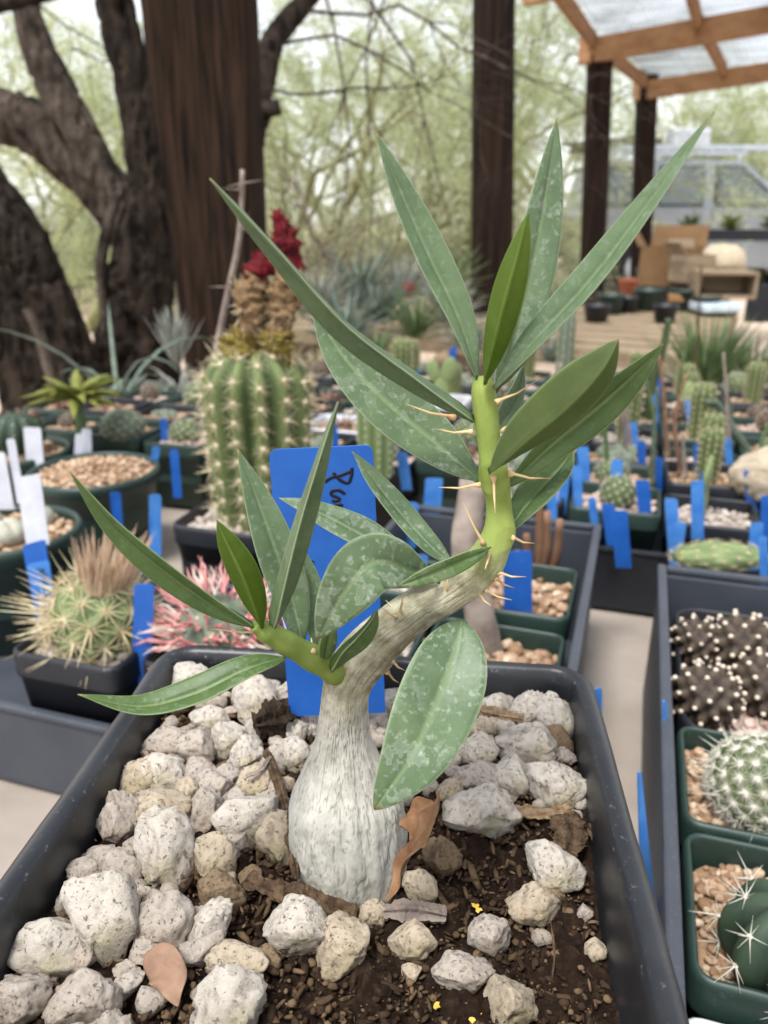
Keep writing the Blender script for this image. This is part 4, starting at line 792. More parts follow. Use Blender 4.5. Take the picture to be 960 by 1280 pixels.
# pale column right of the barrel
b_, s_, w_ = ribbed(.0165, .085, 9, .16, 12, .003, 5, .0002, 'col', 8, .0006); c = P(470, 620, .62); c.z = .75
plant_obj('column_cactus', 'pale green column cactus right of the large blue label', 'cactus', [('body', b_, 'cac_pale'), ('spines', s_, 'sp_white', 1)], tuple(c))
# white-spined cactus and its pot
pw = AB(-.252, .293); pot('black square pot holding the long-spined pale cactus', (pw.x, pw.y, BENCH_Z + .006), .032, .074, 'tray_black', 'gravel_white', gn=260, gs=.003, gseed=8, rz=-BA)
b_, s_, w_ = tubercled(.0235, 60, .20, 12, .0125, .00042, 21, 1.0, .8, 2); q = Vector((pw.x, pw.y, .738))
t = plant_obj('spiny_cactus', 'pale green cactus bristling with long cream spines, tufted with tan wool', 'cactus', [('body', b_, 'cac_pale'), ('spines', s_, 'sp_cream', 1), ('wool', w_, 'wool', 1)], tuple(q))
tf = MB(); rs = random.Random(4)
for k in range(260): a = rs.uniform(0, 6.3); r = .012 * math.sqrt(rs.random()); spike(tf, (r * math.cos(a) + .006, r * math.sin(a), .038), (math.cos(a) * .3 + .3, math.sin(a) * .3, 1), rs.uniform(.012, .032), .0007, 4)
obj('dry_tuft', tf, MAT['sp_tan'], t, world=False, kind='stuff')
ls = MB()
for k in range(26): a = rs.uniform(1.5, 5.2); spike(ls, (.02 * math.cos(a), .02 * math.sin(a), .026), (math.cos(a), math.sin(a), rs.uniform(-.2, .6)), rs.uniform(.018, .034), .0006, 4)
obj('long_spines', ls, MAT['sp_cream'], t, world=False, kind='stuff')
# pink-spined cactus
pw = AB(-.186, .303); pot('black square pot holding the pink-spined cactus', (pw.x, pw.y, BENCH_Z + .006), .030, .074, 'tray_black', 'gravel_white', gn=220, gs=.003, gseed=9)
b_, s0, w_ = tubercled(.019, 40, .12, 0, .003, .0002, 31, .85, .8); sp = MB(); sp2 = MB()
for k in range(240):
    d = Vector((rs.gauss(0, 1), rs.gauss(0, 1), abs(rs.gauss(0, 1)) * .8)).normalized(); tg = d.orthogonal().normalized(); tg = Quaternion(d, rs.uniform(0, 6.3)) @ tg; spike(sp if k % 5 else sp2, d * .0185 + Vector((0, 0, .014)), d + tg * .8, rs.uniform(.014, .026), .0006, 5, -tg * .3 - d * .12)
plant_obj('pink_cactus', 'low cactus tangled in curved pink and white spines behind the pot rim', 'cactus', [('body', b_, 'cac_grey'), ('spines', sp, 'sp_pink', 1), ('pale_spines', sp2, 'sp_white', 1), ('wool', w_, 'wool', 1)], (pw.x, pw.y, .735), scale=1.3)
# round green pot with stone plants, gravel bowl behind
c = PZ(12, 660, .755); pot('round green pot of stone plants at the left edge', (c.x, c.y, BENCH_Z + .002), .047, .083, gr='gravel_tan', round_=True, gn=200, gs=.003, drop=.006)
for i, (dx, dy, r) in enumerate(((-.022, .008, .013), (.004, -.012, .0125), (-.012, -.024, .011), (.012, .018, .011), (-.03, -.012, .010))):
    v, f = ico(4); p = v.copy(); p[:, 2] *= .8; gp = np.exp(-(p[:, 0] / .12) ** 2) * sstep(0, .7, p[:, 2]); p *= (1 - .25 * gp)[:, None]; m = MB().add(p * r, f, gp * .3)
    o = obj('stone_plant', m, MAT['lithops']); o.location = (c.x + dx, c.y + dy, BENCH_Z + .083 + r * .25); o.rotation_euler = (0, 0, i * .9); tag(o, f'grey cleft stone plant in the round green pot, {["rear left","front middle","front left","rear right","far left"][i]} one', 'stone plant', 'stone plants in the round pot')
c2 = PZ(118, 592, .748); pot('round green pot full of tan gravel behind the round stone-plant pot', (c2.x, c2.y, BENCH_Z + .002), .055, .080, gr='gravel_tan', round_=True, gn=420, gs=.0026, drop=.005, gseed=3, dome=.008)
c3 = PZ(20, 560, .748); pot('green pot with the dark green clump at the left edge', (c3.x, c3.y, BENCH_Z + .002), .05, .075, round_=True, gn=120, gs=.0028, drop=.006)
b_, s_, w_ = ribbed(.026, .04, 10, .2, 4, .003, 4, .0002, 'ball', 4, .0008); plant_obj('ribbed_cactus', 'dusty dark green ribbed ball cactus at the left edge behind white labels', 'cactus', [('body', b_, 'cac_dark'), ('wool', w_, 'wool', 1)], (c3.x + .004, c3.y, .742))
b_, s_, w_ = tubercled(.022, 90, .12, 6, .004, .00016, 44, .8); q = PZ(152, 572, .75); plant_obj('hairy_cactus', 'grey-green hairy low cactus beside the tan gravel of the round pot', 'cactus', [('body', b_, 'cac_grey'), ('spines', s_, 'sp_tan', 1)], (q.x - .03, q.y + .10, .74))
# labels on the left
st = thing('plant_label', 'white plastic label with blue label taped below, in the stone-plant pot', 'label', tuple(P(52, 760, .43)))
mb, _ = label_plate(P(20, 597, .432), P(50, 592, .432), P(62, 680, .43), P(34, 688, .43)); obj('white_plate', mb, MAT['white'], st, smooth=False)
mb, _ = label_plate(P(28, 682, .428), P(56, 674, .428), P(72, 772, .426), P(46, 780, .426)); obj('blue_plate', mb, MAT['blue'], st, smooth=False)
mb, _ = label_plate(P(33, 706, .4265), P(61, 700, .4265), P(67, 740, .4255), P(42, 746, .4255)); obj('blue_tape', mb, MAT['blue_pale'], st, smooth=False)
strokes('handwriting', [[(48,710),(56,712),(50,716),(58,718)], [(52,722),(58,728),(53,730)], [(55,734),(62,735)]], .4255, 'ink', st, .0005, -.0012)
put_label('thin white label tip leaning above the white and blue label', 22, 575, 11, 52, .46, -9, 'white', grp='white plant labels')
put_label('white label standing upright at the left edge behind the round pots', 44, 556, 22, 44, .68, -4, 'white', grp='white plant labels')
put_label('white label beside the yellow-green leafy plant, left of two', 97, 560, 10, 36, .70, 2, 'white', grp='white plant labels')
put_label('white label beside the yellow-green leafy plant, right of two', 109, 556, 12, 40, .71, -1, 'white', grp='white plant labels')
put_label('white label cut by the left picture edge', 4, 588, 20, 46, .5, -8, 'white', grp='white plant labels')
put_label('dark blue label between the cream-spined and pink-spined cactus', 178, 780, 25, 100, .335, 2)
put_label('blue label standing in front of two green gravel pots', 648, 737, 36, 96, .375, -1)
put_label('pale blue pointed label leaning between the black pot and right tray', 815, 1060, 26, 190, .200, -16, 'blue_pale', bury=.03, topw=.15)
put_label('narrow blue label at the left wall of the right tray', 837, 950, 14, 150, .262, -6, 'blue_pale', topw=.3)
put_label('small pale blue label tip behind the right rim of the black pot', 748, 880, 8, 40, .30, 0, 'blue_pale')

# ------------------------------------------------------------------ rows of small pots on the bench
ORD = ['first', 'second', 'third', 'fourth', 'fifth', 'sixth', 'seventh', 'eighth', 'ninth', 'tenth', 'eleventh', 'twelfth', 'thirteenth', 'fourteenth', 'fifteenth', 'sixteenth', 'seventeenth', 'eighteenth', 'nineteenth', 'twentieth', 'twenty-first', 'twenty-second', 'twenty-third', 'twenty-fourth', 'twenty-fifth', 'twenty-sixth', 'twenty-seventh', 'twenty-eighth', 'twenty-ninth', 'thirtieth', 'thirty-first', 'thirty-second', 'thirty-third', 'thirty-fourth', 'thirty-fifth', 'thirty-sixth', 'thirty-seventh', 'thirty-eighth', 'thirty-ninth', 'fortieth']
PROTO = {}
def proto(kind):
    if kind in PROTO: return copy_tree(PROTO[kind])
    if kind == 'column': b, s, w = ribbed(.0125, .062, 10, .16, 9, .0042, 5, .00022, 'col', 2, .0006, nth=60, nz=20); ps = [('body', b, 'cac_green'), ('spines', s, 'sp_cream', 1), ('wool', w, 'wool', 1)]
    elif kind == 'tall_column': b, s, w = ribbed(.009, .12, 8, .15, 14, .003, 4, .0002, 'col', 3, .0005, nth=48, nz=24); ps = [('body', b, 'cac_grey'), ('spines', s, 'sp_tan', 1)]
    elif kind == 'ball': b, s, w = tubercled(.019, 90, .14, 7, .0045, .0002, 4, .9, .9, sub=3); ps = [('body', b, 'cac_green'), ('spines', s, 'sp_white', 1)]
    elif kind == 'brown_ball': b, s, w = tubercled(.017, 70, .14, 6, .006, .00025, 5, 1.05, .9, sub=3); ps = [('body', b, 'cac_brown'), ('spines', s, 'sp_tan', 1)]
    elif kind == 'clump':
        b, s = MB(), MB()
        for i, (x, y, r) in enumerate(((0, 0, .012), (.016, .006, .010), (-.014, .009, .010), (.004, -.016, .009), (-.012, -.010, .009))):
            b1, s1, w1 = tubercled(r, 40, .14, 5, .003, .00018, 6 + i, 1.0, sub=3); b1.v = [q + np.array([x, y, 0]) for q in b1.v]; s1.v = [q + np.array([x, y, 0]) for q in s1.v]
            b.add(b1.v[0], b1.f, b1.k[0]); [s.add(q, f - f.min(), 0) for q, f in zip(s1.v, s1.f)]
        ps = [('body', b, 'cac_grey'), ('spines', s, 'sp_white', 1)]
    elif kind == 'paddle':
        ps = []
        for i, (x, z, r, a) in enumerate(((0, .02, .02, .0), (.012, .052, .017, .35), (-.013, .050, .015, -.4))):
            v, f = ico(3); p = v * np.array([r * .75, r * .22, r * 1.15]); p = p @ np.array(Matrix.Rotation(a, 3, 'Y')).T + np.array([x, 0, z]); ps.append(('pad', MB().add(p, f, .6), 'cac_pale'))
    elif kind == 'rosette':
        ps = []
        for i in range(14):
            a = i * 2.4; e = .35 + i * .05; m = MB(); blade(m, (0, 0, .004 + i * .0006), (math.cos(a), math.sin(a), e), .03 - i * .0007, .011, droop=-.3, th=.4); ps.append(('leaf', m, 'succ_blue'))
    elif kind == 'leafy':
        ps = [('stem', MB().tube([(0, 0, 0), (.002, 0, .03), (0, .002, .06)], [.003, .0025, .001], 6), 'succ_green')]
        for i in range(12): a = i * 2.4; m = MB(); blade(m, (0, 0, .02 + .003 * i), (math.cos(a), math.sin(a), .7), .034, .009, droop=.5); ps.append(('leaf', m, 'succ_green'))
    elif kind == 'twiggy':
        ps = []; rs = random.Random(8)
        for i in range(5):
            a = rs.uniform(0, 6.3); p = [Vector((0, 0, 0))]
            for k in range(4): p.append(p[-1] + Vector((math.cos(a) * .008 + rs.uniform(-.004, .004), math.sin(a) * .008, .026)))
            ps.append(('stem', MB().tube(p, [.002, .0018, .0014, .001, .0006], 5), 'twig'))
    elif kind == 'dry_rosette':
        ps = []
        for i in range(18): a = i * 2.4; m = MB(); blade(m, (0, 0, .003), (math.cos(a), math.sin(a), .25 + .03 * i), .03, .006, droop=.2); ps.append(('leaf', m, 'succ_brown'))
    PROTO[kind] = plant_obj('small_plant', 'x', 'cactus', ps, (0, 0, 0)); return PROTO[kind]
KN = {'column': ('column_cactus', 'short green column cactus', 'cactus'), 'tall_column': ('column_cactus', 'tall slim grey-green column cactus', 'cactus'), 'ball': ('ball_cactus', 'white-spined green ball cactus', 'cactus'), 'brown_ball': ('ball_cactus', 'brownish spiny ball cactus', 'cactus'), 'clump': ('clump_cactus', 'clump of grey-green cactus heads', 'cactus'), 'paddle': ('paddle_cactus', 'pale green paddle cactus', 'cactus'), 'rosette': ('rosette_succulent', 'blue-green rosette succulent', 'succulent'), 'leafy': ('leafy_succulent', 'upright leafy green succulent', 'succulent'), 'twiggy': ('twiggy_plant', 'grey twiggy bare plant', 'plant'), 'dry_rosette': ('dry_rosette', 'brown dried rosette', 'succulent')}
kinds = ['ball', 'column', 'clump', 'brown_ball', 'ball', 'tall_column', 'column', 'column', 'twiggy', 'ball', 'clump', 'paddle', 'brown_ball', 'dry_rosette', 'clump', 'ball']
frs = random.Random(21); rowi = 0; LEFTZ = [(c2, .062), (c3, .058), (Vector((P(333, 700, .53).x, P(333, 700, .53).y, 0)), .06), (P(470, 620, .62), .03), (P(262, 560, .64), .02)]
for b in np.arange(.605, 1.18, .073):
    rowi += 1; cnt = 0
    for a in np.arange(-1.3, .9, .072):
        aa, bb = a + frs.uniform(-.0012, .0012), b + frs.uniform(-.0012, .0012); p = AB(aa, bb); u, v = proj((p.x, p.y, .75))
        if u < -25 or u > 985: continue
        if u < 480 and v < (455 if u > 330 else 486): continue
        if u < 250 and v > 560: continue
        if aa < -.02 and b < .60 or aa < -.66: continue
        if any((Vector((p.x, p.y, 0)) - Vector((q.x, q.y, 0))).length < r + .035 for q, r in LEFTZ): continue
        kd = frs.choice(kinds) if u > 480 else frs.choice(['ball', 'clump', 'brown_ball', 'dry_rosette']); cnt += 1; side_ = 'left of the blue handwritten label' if u < 340 else ('behind the caudex plant' if u < 700 else 'right of the green shoot')
        where = f'{ORD[rowi - 1]} bench row, {ORD[cnt - 1]} from left'
        mt, mn = frs.choice([('pot_green', 'green'), ('pot_green', 'green'), ('tray_black', 'black'), ('tray_black', 'black'), ('pot_green', 'green')] if frs.random() < .9 else [('pot_white', 'white')]); gr, gname = frs.choice([('gravel_tan', 'tan'), ('gravel_tan', 'tan'), ('gravel_white', 'whitish'), ('gravel_pink', 'pinkish')])
        h = .072 + frs.choice([0, .004, -.004])
        pot(f'small square {mn} pot with {gname} gravel, {where}', (p.x, p.y, BENCH_Z + .005), .034, h, mt, gr, gn=130, gs=.0024, gseed=10 + frs.randrange(3), group='small pots in rows on the bench', rz=-BA + frs.uniform(-.02, .02))
        t = proto(kd); nm, ds, ct = KN[kd]; t.name = nm; t.location = (p.x + frs.uniform(-.006, .006), p.y + frs.uniform(-.006, .006), BENCH_Z + .005 + h - .010); t.rotation_euler = (0, 0, frs.uniform(0, 6.3)); sc = frs.uniform(.6, .95) * (1.15 if kd in ('column', 'tall_column') else 1); t.scale = (sc, sc, sc * frs.uniform(.9, 1.25))
        tag(t, f'{ds} potted in {where}', ct, 'small cacti and succulents in rows on the bench')
# blue labels in the rows: centre, width, height
BL = [(541,612,26,30),(565,441,10,14),(522,702,26,18),(770,592,17,36),(805,612,20,26),(841,640,19,36),(777,657,24,40),(762,640,18,22),(730,574,17,34),(848,663,17,22),(872,622,19,44),(876,570,18,30),(790,537,17,20),(820,506,8,28),(722,598,14,34),(704,604,15,22),(945,666,20,26),(957,632,14,26),(955,690,13,40),(862,512,8,24),(802,560,12,18),(822,480,8,18),(823,580,12,18),(690,625,14,26),(514,640,18,26),(505,575,16,22),(530,545,14,18),(880,600,14,20),(910,555,12,16),(742,632,12,20),(645,440,10,16),(520,470,10,14),(420,545,10,34),(205,528,10,12),(193,566,12,16),(220,578,13,34),(194,640,18,46),(145,622,16,14),(938,600,14,26),(660,560,12,22)]
BL.sort(key=lambda q: q[0])
for i, (u, v, w2, h2) in enumerate(BL):
    put_label(f'small blue label among the bench pots, {ORD[i]} of these from the left', u, v, w2 * .85, h2 * .95, PZ(u, v + h2 * .5, .752).y, frs.uniform(-3, 3), frs.choice(['blue', 'blue_pale', 'blue_pale']), bury=.02)

# standing details on the bench: sticks, pads, rock
def stem_thing(name, lab, cat, pts, r0, r1, mt, base=.752):
    P3 = [P(*q) for q in pts]; b0 = P3[0].copy(); b0.z = min(b0.z, base); t = thing(name, lab, cat, tuple(b0)); obj('stem', MB().tube(catmull([b0 + Vector((0, 0, -.005))] + P3, 20), np.linspace(r0, r1, 20), 8), MAT[mt], t); return t
stem_thing('plant_stake', 'pale thin leaning stick right of the big cupped leaf', 'stake', [(792, 625, .72), (782, 560, .71), (774, 486, .70)], .0028, .0022, 'twig')
stem_thing('slim_cactus', 'very tall slim green cactus stem curving up beside the wooden table', 'cactus', [(808, 540, .86), (816, 480, .86), (830, 430, .86), (836, 398, .86)], .007, .0035, 'cac_green')
stem_thing('plant_stake', 'thin dark upright stake in front of the wooden table', 'stake', [(870, 450, .98), (874, 380, .98), (877, 330, .98)], .0016, .0012, 'bark')
stem_thing('bent_stem', 'pale green stem bending over to the left at the right side', 'cactus', [(932, 562, .74), (908, 525, .74), (896, 505, .74), (882, 503, .74)], .006, .003, 'cac_grey')
stem_thing('column_cactus', 'tan-green upright column cactus left of the wooden table', 'cactus', [(706, 540, .92), (707, 470, .92), (708, 425, .92)], .012, .010, 'cac_pale')
v, f = ico(3); q = P(858, 505, .86); pd = MB().add(v * np.array([.0105, .004, .026]), f, .8); o = obj('cactus_pad', pd, MAT['cac_pale']); o.location = q; tag(o, 'bright pale green upright cactus pad in the far rows', 'cactus')
p_, f = stone_verts(4, 77, (.024, .02, .022)); o = obj('rock', MB().add(p_, f), MAT['pumice_tan']); q = PZ(948, 590, .765); o.location = q; tag(o, 'large rounded tan rock at the right picture edge among the pots', 'rock')
p_, f = stone_verts(3, 78, (.018, .014, .02)); o = obj('dry_ball', MB().add(p_, f), MAT['pumice_brown']); o.location = P(553, 455, 1.12); tag(o, 'rusty brown round dried plant head behind the green shoot', 'plant')
b_, s_, w_ = tubercled(.02, 80, .12, 8, .004, .0002, 51, .55, .8, sub=3); q = PZ(900, 690, .752); t = plant_obj('fuzzy_cactus', 'yellowish fuzzy caterpillar-like cactus behind the right tray', 'cactus', [('body', b_, 'cac_pale'), ('spines', s_, 'sp_cream', 1)], (q.x, q.y, .742)); t.scale = (1.5, .7, .8)
sr_ = random.Random(3); SX = sorted(sr_.uniform(690, 955) for _ in range(16))
for i, u in enumerate(SX):
    v = sr_.uniform(500, 600); q = PZ(u, v, .752); hh = sr_.uniform(45, 120)
    stem_thing('thin_stem', f'thin grey-green bare stem in the right rows, {ORD[i]} from the left', 'plant', [(u, v, q.y), (u + sr_.uniform(-8, 8), v - hh * .5, q.y), (u + sr_.uniform(-14, 14), v - hh, q.y)], .0028, .0012, sr_.choice(['twig', 'cac_grey', 'succ_green', 'succ_brown']))
# left rear: leafy plant, wooden strip, silver tufts, agave
m = MB(); m.beam(P(112, 548, .93), P(205, 528, .93), .008, .03); tag(center(obj('wooden_strip', m, MAT['cardboard'], smooth=False)), 'brown wooden strip edging the left rear pots', 'plank')
def rosette(name, lab, cat, loc, n, L, wd, mt, el=(.1, 1.2), droop=.5, seed=1, k2=None):
    t = thing(name, lab, cat, tuple(loc)); rs = random.Random(seed)
    for i in range(n):
        a = i * 2.399 + rs.uniform(-.2, .2); e = el[0] + (el[1] - el[0]) * (i / n) + rs.uniform(-.1, .1); m = MB(); blade(m, Vector(loc) + Vector((0, 0, .004)), (math.cos(a), math.sin(a), e), L * rs.uniform(.75, 1.1), wd * rs.uniform(.8, 1.1), droop=droop * rs.uniform(.5, 1.4)); obj('leaf', m, MAT[mt], t)
    return t
q = PZ(102, 540, .76); lp_ = rosette('leafy_plant', 'yellow-green leafy succulent behind the white labels', 'succulent', q + Vector((0, 0, .03)), 30, .05, .011, 'succ_yellow', (.05, .9), .8, 3)
m = MB().tube([q + Vector((0, 0, -.03)), q + Vector((0, 0, .035))], [.006, .005], 8); obj('stem', m, MAT['succ_green'], lp_)
q = PZ(225, 505, .70); q = P(225, 505, 1.25); rosette('silver_tuft', 'silvery drooping grassy tuft at the foot of the timber post', 'plant', q, 110, .13, .004, 'silver', (.2, 1.8), 3., 4)
q = P(222, 462, 1.35); rosette('silver_tuft', 'silvery upright spindle tuft against the dark trunk', 'plant', q, 46, .10, .006, 'silver', (1.6, 6), .1, 5)
q = P(128, 522, 1.15); rosette('blue_agave', 'blue-grey broad-leaved agave below the dark trunk', 'agave', q, 16, .09, .03, 'succ_blue', (.2, 1.4), .2, 6)
q = P(150, 520, 1.05); rosette('arching_plant', 'thin grey-green arching leaves left of the timber post', 'plant', q, 7, .2, .008, 'succ_blue', (1.0, 2.6), 2.4, 7)
# right rear: dark grassy tuft, agaves behind the bench
q = P(878, 505, 1.5); rosette('grass_tuft', 'dark green grassy yucca tuft at right below the wooden table', 'yucca', q, 120, .19, .007, 'succ_green', (.25, 3.5), .5, 8)
q = P(935, 500, 1.55); rosette('grass_tuft', 'smaller dark green grassy tuft at the right picture edge', 'yucca', q, 70, .15, .007, 'succ_green', (.25, 3), .6, 9)
mid = [(430, 430, 1.65, 34, .2, .02, 'succ_blue'), (475, 405, 1.9, 40, .22, .02, 'succ_blue'), (520, 425, 1.7, 60, .2, .008, 'succ_green'), (556, 405, 2.1, 40, .24, .02, 'silver'), (450, 380, 2.4, 44, .3, .024, 'succ_blue'), (505, 375, 2.6, 60, .28, .012, 'silver'), (560, 372, 2.7, 50, .3, .02, 'succ_green'), (400, 395, 2.2, 40, .26, .02, 'silver'), (690, 400, 2.3, 50, .2, .012, 'succ_green'), (660, 425, 1.8, 40, .16, .012, 'silver'), (585, 440, 1.5, 36, .12, .012, 'succ_blue'), (470, 455, 1.45, 30, .12, .012, 'succ_green'), (690, 455, 1.4, 30, .1, .01, 'succ_blue')]
desc = {'succ_blue': 'blue-grey agave', 'succ_green': 'green narrow-leaved yucca', 'silver': 'silvery narrow-leaved plant'}
for i, (u, v, Y, n, L, wd, mt) in enumerate(sorted(mid)):
    rosette('rosette_plant', f'{desc[mt]} behind the bench rows, {ORD[i]} from the left', 'agave', P(u, v, Y), n, L * .62, wd * .7, mt, (.15, 2.2), .4, 20 + i)
q = P(510, 368, 2.2); rosette('red_bloom', 'small red bloom among the grey plants behind the bench', 'flower', q, 10, .035, .012, 'red', (.8, 3), .1, 3)

# ------------------------------------------------------------------ timber posts, trees at left
def rough_post(name, lab, path, n=20, mt='post_dark', seed=1, split=False, ns=40):
    """path: list of (centre, half width, half depth)"""
    m = MB(); loops = []; N = len(path)
    for i in range(ns):
        t = i / (ns - 1) * (N - 1); k = min(int(t), N - 2); f = t - k; c = Vector(path[k][0]).lerp(Vector(path[k + 1][0]), f); hw = path[k][1] * (1 - f) + path[k + 1][1] * f; hd = path[k][2] * (1 - f) + path[k + 1][2] * f
        l = rsq(1, .16, 3, 10); nz = fbm(np.stack([l[:, 0] * 4, l[:, 1] * 4, np.full(len(l), c.z * 1.2)], 1), seed) - .5; n2 = fbm(np.stack([l[:, 0] * 14, l[:, 1] * 14, np.full(len(l), c.z * .8)], 1), seed + 4) - .5
        d = 1 + nz * .10 + n2 * .10
        if split: d = d - .22 * np.exp(-((l[:, 0] - .38 - .1 * math.sin(c.z * 2.5)) / .07) ** 2) * (l[:, 1] < 0) * (.5 + .5 * math.sin(c.z * 4 + 1))
        loops.append(np.stack([c.x + l[:, 0] * hw * d, c.y + l[:, 1] * hd * d, np.full(len(l), c.z)], 1))
    m.rings(loops, True, True, True); return tag(center(obj(name, m, MAT[mt])), lab, 'post')
def post_px(top, bot, Y, wpx_t, wpx_b, ztop, zbot=0.):    # a post seen between two picture points
    a, b = P(*top, Y), P(*bot, Y); d = (a - b) / (a.z - b.z); A = b + d * (ztop - b.z); B = b + d * (zbot - b.z); wa, wb = px(wpx_t, a) / 2, px(wpx_b, b) / 2; wB = wb
    return [(B, wB, wB), (b, wb, wb), (a, wa, wa), (A, wa, wa)]
rough_post('timber_post', 'massive split reddish-brown timber post behind the barrel cactus', post_px((252, 0), (286, 440), 1.62, 124, 92, 2.5), mt='post_old', split=True, seed=3, ns=60)
rough_post('timber_post', 'dark brown square timber post behind the upright leaves', post_px((617, 0), (614, 400), 3.1, 48, 47, 2.7), seed=5)
rough_post('timber_post', 'dark shed post with raw beam end on top, nearer of two', post_px((749, 90), (742, 290), 6.0, 27, 27, 2.02), seed=6)
rough_post('timber_post', 'dark shed post farther back under the second beam', post_px((808, 130), (803, 260), 7.3, 22, 21, 2.15), seed=7)
def limb(pts, seed=1, n=56, amp=.18, ns=130):
    P3 = [P(u, v, Y) for u, v, w_, Y in pts]; rd = [px(w_, p) / 2 for (u, v, w_, Y), p in zip(pts, P3)]; C = catmull(P3, ns); r = np.interp(np.linspace(0, len(pts) - 1, ns), range(len(pts)), rd); m = MB().tube(C, r, n); v = m.v[0]
    cc = np.vstack([np.repeat(np.array([list(p) for p in C]), n, 0), np.array(list(C[0])), np.array(list(C[-1]))]); m.v[0] = v + (v - cc) * (((fbm(v * np.array([14, 14, 5]), seed) - .5) * amp * 2 - sstep(.8, 1, 1 - np.abs(2 * fbm(v * np.array([38, 38, 9]), seed + 8, 2) - 1)) * amp * .9 + (fbm(v * 70, seed + 5, 2) - .5) * amp * .7)[:, None]); return m
def branches(mb, lf, p, d, L, r, depth, rs, droop=.0, leafn=6, lsz=.03, spread=.8, kids=(3, 5), wig=.25, taper=.55, lkeep=1., nside=None):
    p = Vector(p); d = Vector(d).normalized(); n = 5; pts = [p.copy()]; dirs = []
    for i in range(n): d = (d + Vector((rs.gauss(0, wig), rs.gauss(0, wig), rs.gauss(0, wig) - droop))).normalized(); p = p + d * L / n; pts.append(p.copy()); dirs.append(d.copy())
    mb.tube(pts, np.linspace(r, r * taper, n + 1), nside or (8 if depth > 2 else (5 if depth > 0 else 3)), cap=False)
    if depth == 0:
        for k in range(leafn):
            if rs.random() > lkeep: continue
            q = pts[rs.randrange(1, n + 1)] + Vector((rs.gauss(0, 1), rs.gauss(0, 1), rs.gauss(0, 1))) * max(.016, lsz * 3); lf.append((q, lsz * rs.uniform(.6, 1.3)))
        return
    for k in range(rs.randint(*kids)):
        i = rs.randrange(1, n) if k else n - 1; dd = dirs[i]; o = Quaternion(dd, rs.uniform(0, 6.3)) @ dd.orthogonal().normalized(); branches(mb, lf, pts[i + 1], dd + o * spread * rs.uniform(.6, 1.2), L * rs.uniform(.55, .8), r * taper * .75, depth - 1, rs, droop * 1.3, leafn, lsz, spread, kids, wig, taper, lkeep)
def leaf_cloud(lf, seed=1, asp=.45, ktop=None):
    rs = np.random.RandomState(seed); n = len(lf); c = np.array([list(q) for q, s in lf]); s = np.array([s for q, s in lf]); a = rs.normal(size=(n, 3)); a /= np.linalg.norm(a, axis=1)[:, None]; b = np.cross(a, rs.normal(size=(n, 3))); b /= np.linalg.norm(b, axis=1)[:, None]
    a *= s[:, None]; b *= (s * asp)[:, None]; v = np.stack([c - a, c + b, c + a, c - b], 1).reshape(-1, 3); m = MB(); m.add(v, np.arange(4 * n).reshape(-1, 4), np.repeat(rs.rand(n) * .98 + .01, 4)); return m
rs = random.Random(5)
tr = thing('mesquite_tree', 'dark-trunked mesquite tree at left with leaning grey limbs and hanging twigs', 'tree', tuple(P(170, 480, 2.0).xy) + (0,))
b0 = P(170, 480, 2.0); m = limb([(172, 760, 130, 2.0), (172, 480, 104, 2.0), (172, 400, 88, 2.0), (180, 330, 82, 2.0), (188, 245, 62, 2.0), (178, 160, 54, 2.0), (160, 80, 50, 2.0), (142, 0, 48, 2.0), (120, -120, 44, 2.0)], 2, ns=220); obj('trunk', m, MAT['trunk_dark'], tr)
m = limb([(176, 330, 40, 2.05), (150, 265, 62, 2.08), (95, 200, 70, 2.12), (40, 158, 66, 2.16), (-40, 130, 60, 2.2), (-160, 60, 50, 2.3)], 3); obj('limb', m, MAT['trunk_grey'], tr)
m = limb([(160, 285, 36, 2.03), (128, 222, 46, 2.05), (80, 130, 50, 2.08), (48, 60, 42, 2.1), (30, 0, 34, 2.1), (-10, -90, 26, 2.15)], 4); obj('limb', m, MAT['trunk_grey'], tr)
m = limb([(140, 470, 14, 1.95), (132, 400, 13, 1.95), (126, 330, 16, 1.95), (140, 265, 14, 1.96), (152, 240, 10, 1.97)], 6, n=10); obj('hanging_root', m, MAT['trunk_grey'], tr)
m = limb([(205, 300, 40, 2.05), (212, 180, 34, 2.08), (195, 60, 30, 2.1), (190, -60, 26, 2.1)], 7, n=14); obj('limb', m, MAT['trunk_dark'], tr)
m = limb([(300, 250, 40, 2.3), (322, 130, 36, 2.35), (340, 55, 32, 2.4), (372, 12, 26, 2.45), (420, -40, 22, 2.5)], 8, n=14); obj('limb', m, MAT['trunk_dark'], tr)
m = limb([(318, 140, 26, 2.3), (336, 136, 22, 2.3), (350, 134, 18, 2.3)], 9, n=12, ns=16); obj('limb_stub', m, MAT['trunk_dark'], tr)
m = limb([(-60, 20, 22, 2.0), (0, 6, 20, 2.0), (62, -8, 16, 2.0), (110, -30, 12, 2.0)], 10, n=12); obj('limb', m, MAT['trunk_dark'], tr)
tw, lf = MB(), []
for (u, v, Y, dx, dz, L, r) in ((330, 60, 2.4, .9, -.1, .5, .012), (372, 12, 2.45, .8, .0, .5, .013), (330, 110, 2.4, .7, -.3, .45, .01), (430, -40, 2.6, .5, -.4, .8, .012), (500, -60, 3.0, -.1, -.7, .7, .011), (470, -30, 3.4, -.2, -.7, .8, .012), (400, -30, 2.8, .3, -.7, .8, .011), (30, -10, 2.7, .4, -.2, .6, .007), (110, -30, 2.7, .3, -.5, .6, .007), (90, 60, 2.7, .5, -.1, .5, .007)):
    branches(tw, lf, P(u, v, Y), (dx, rs.uniform(-.2, .4), dz), L, r * .42, 4, rs, .05, 9, .006, .75, (3, 4), .2, .52)
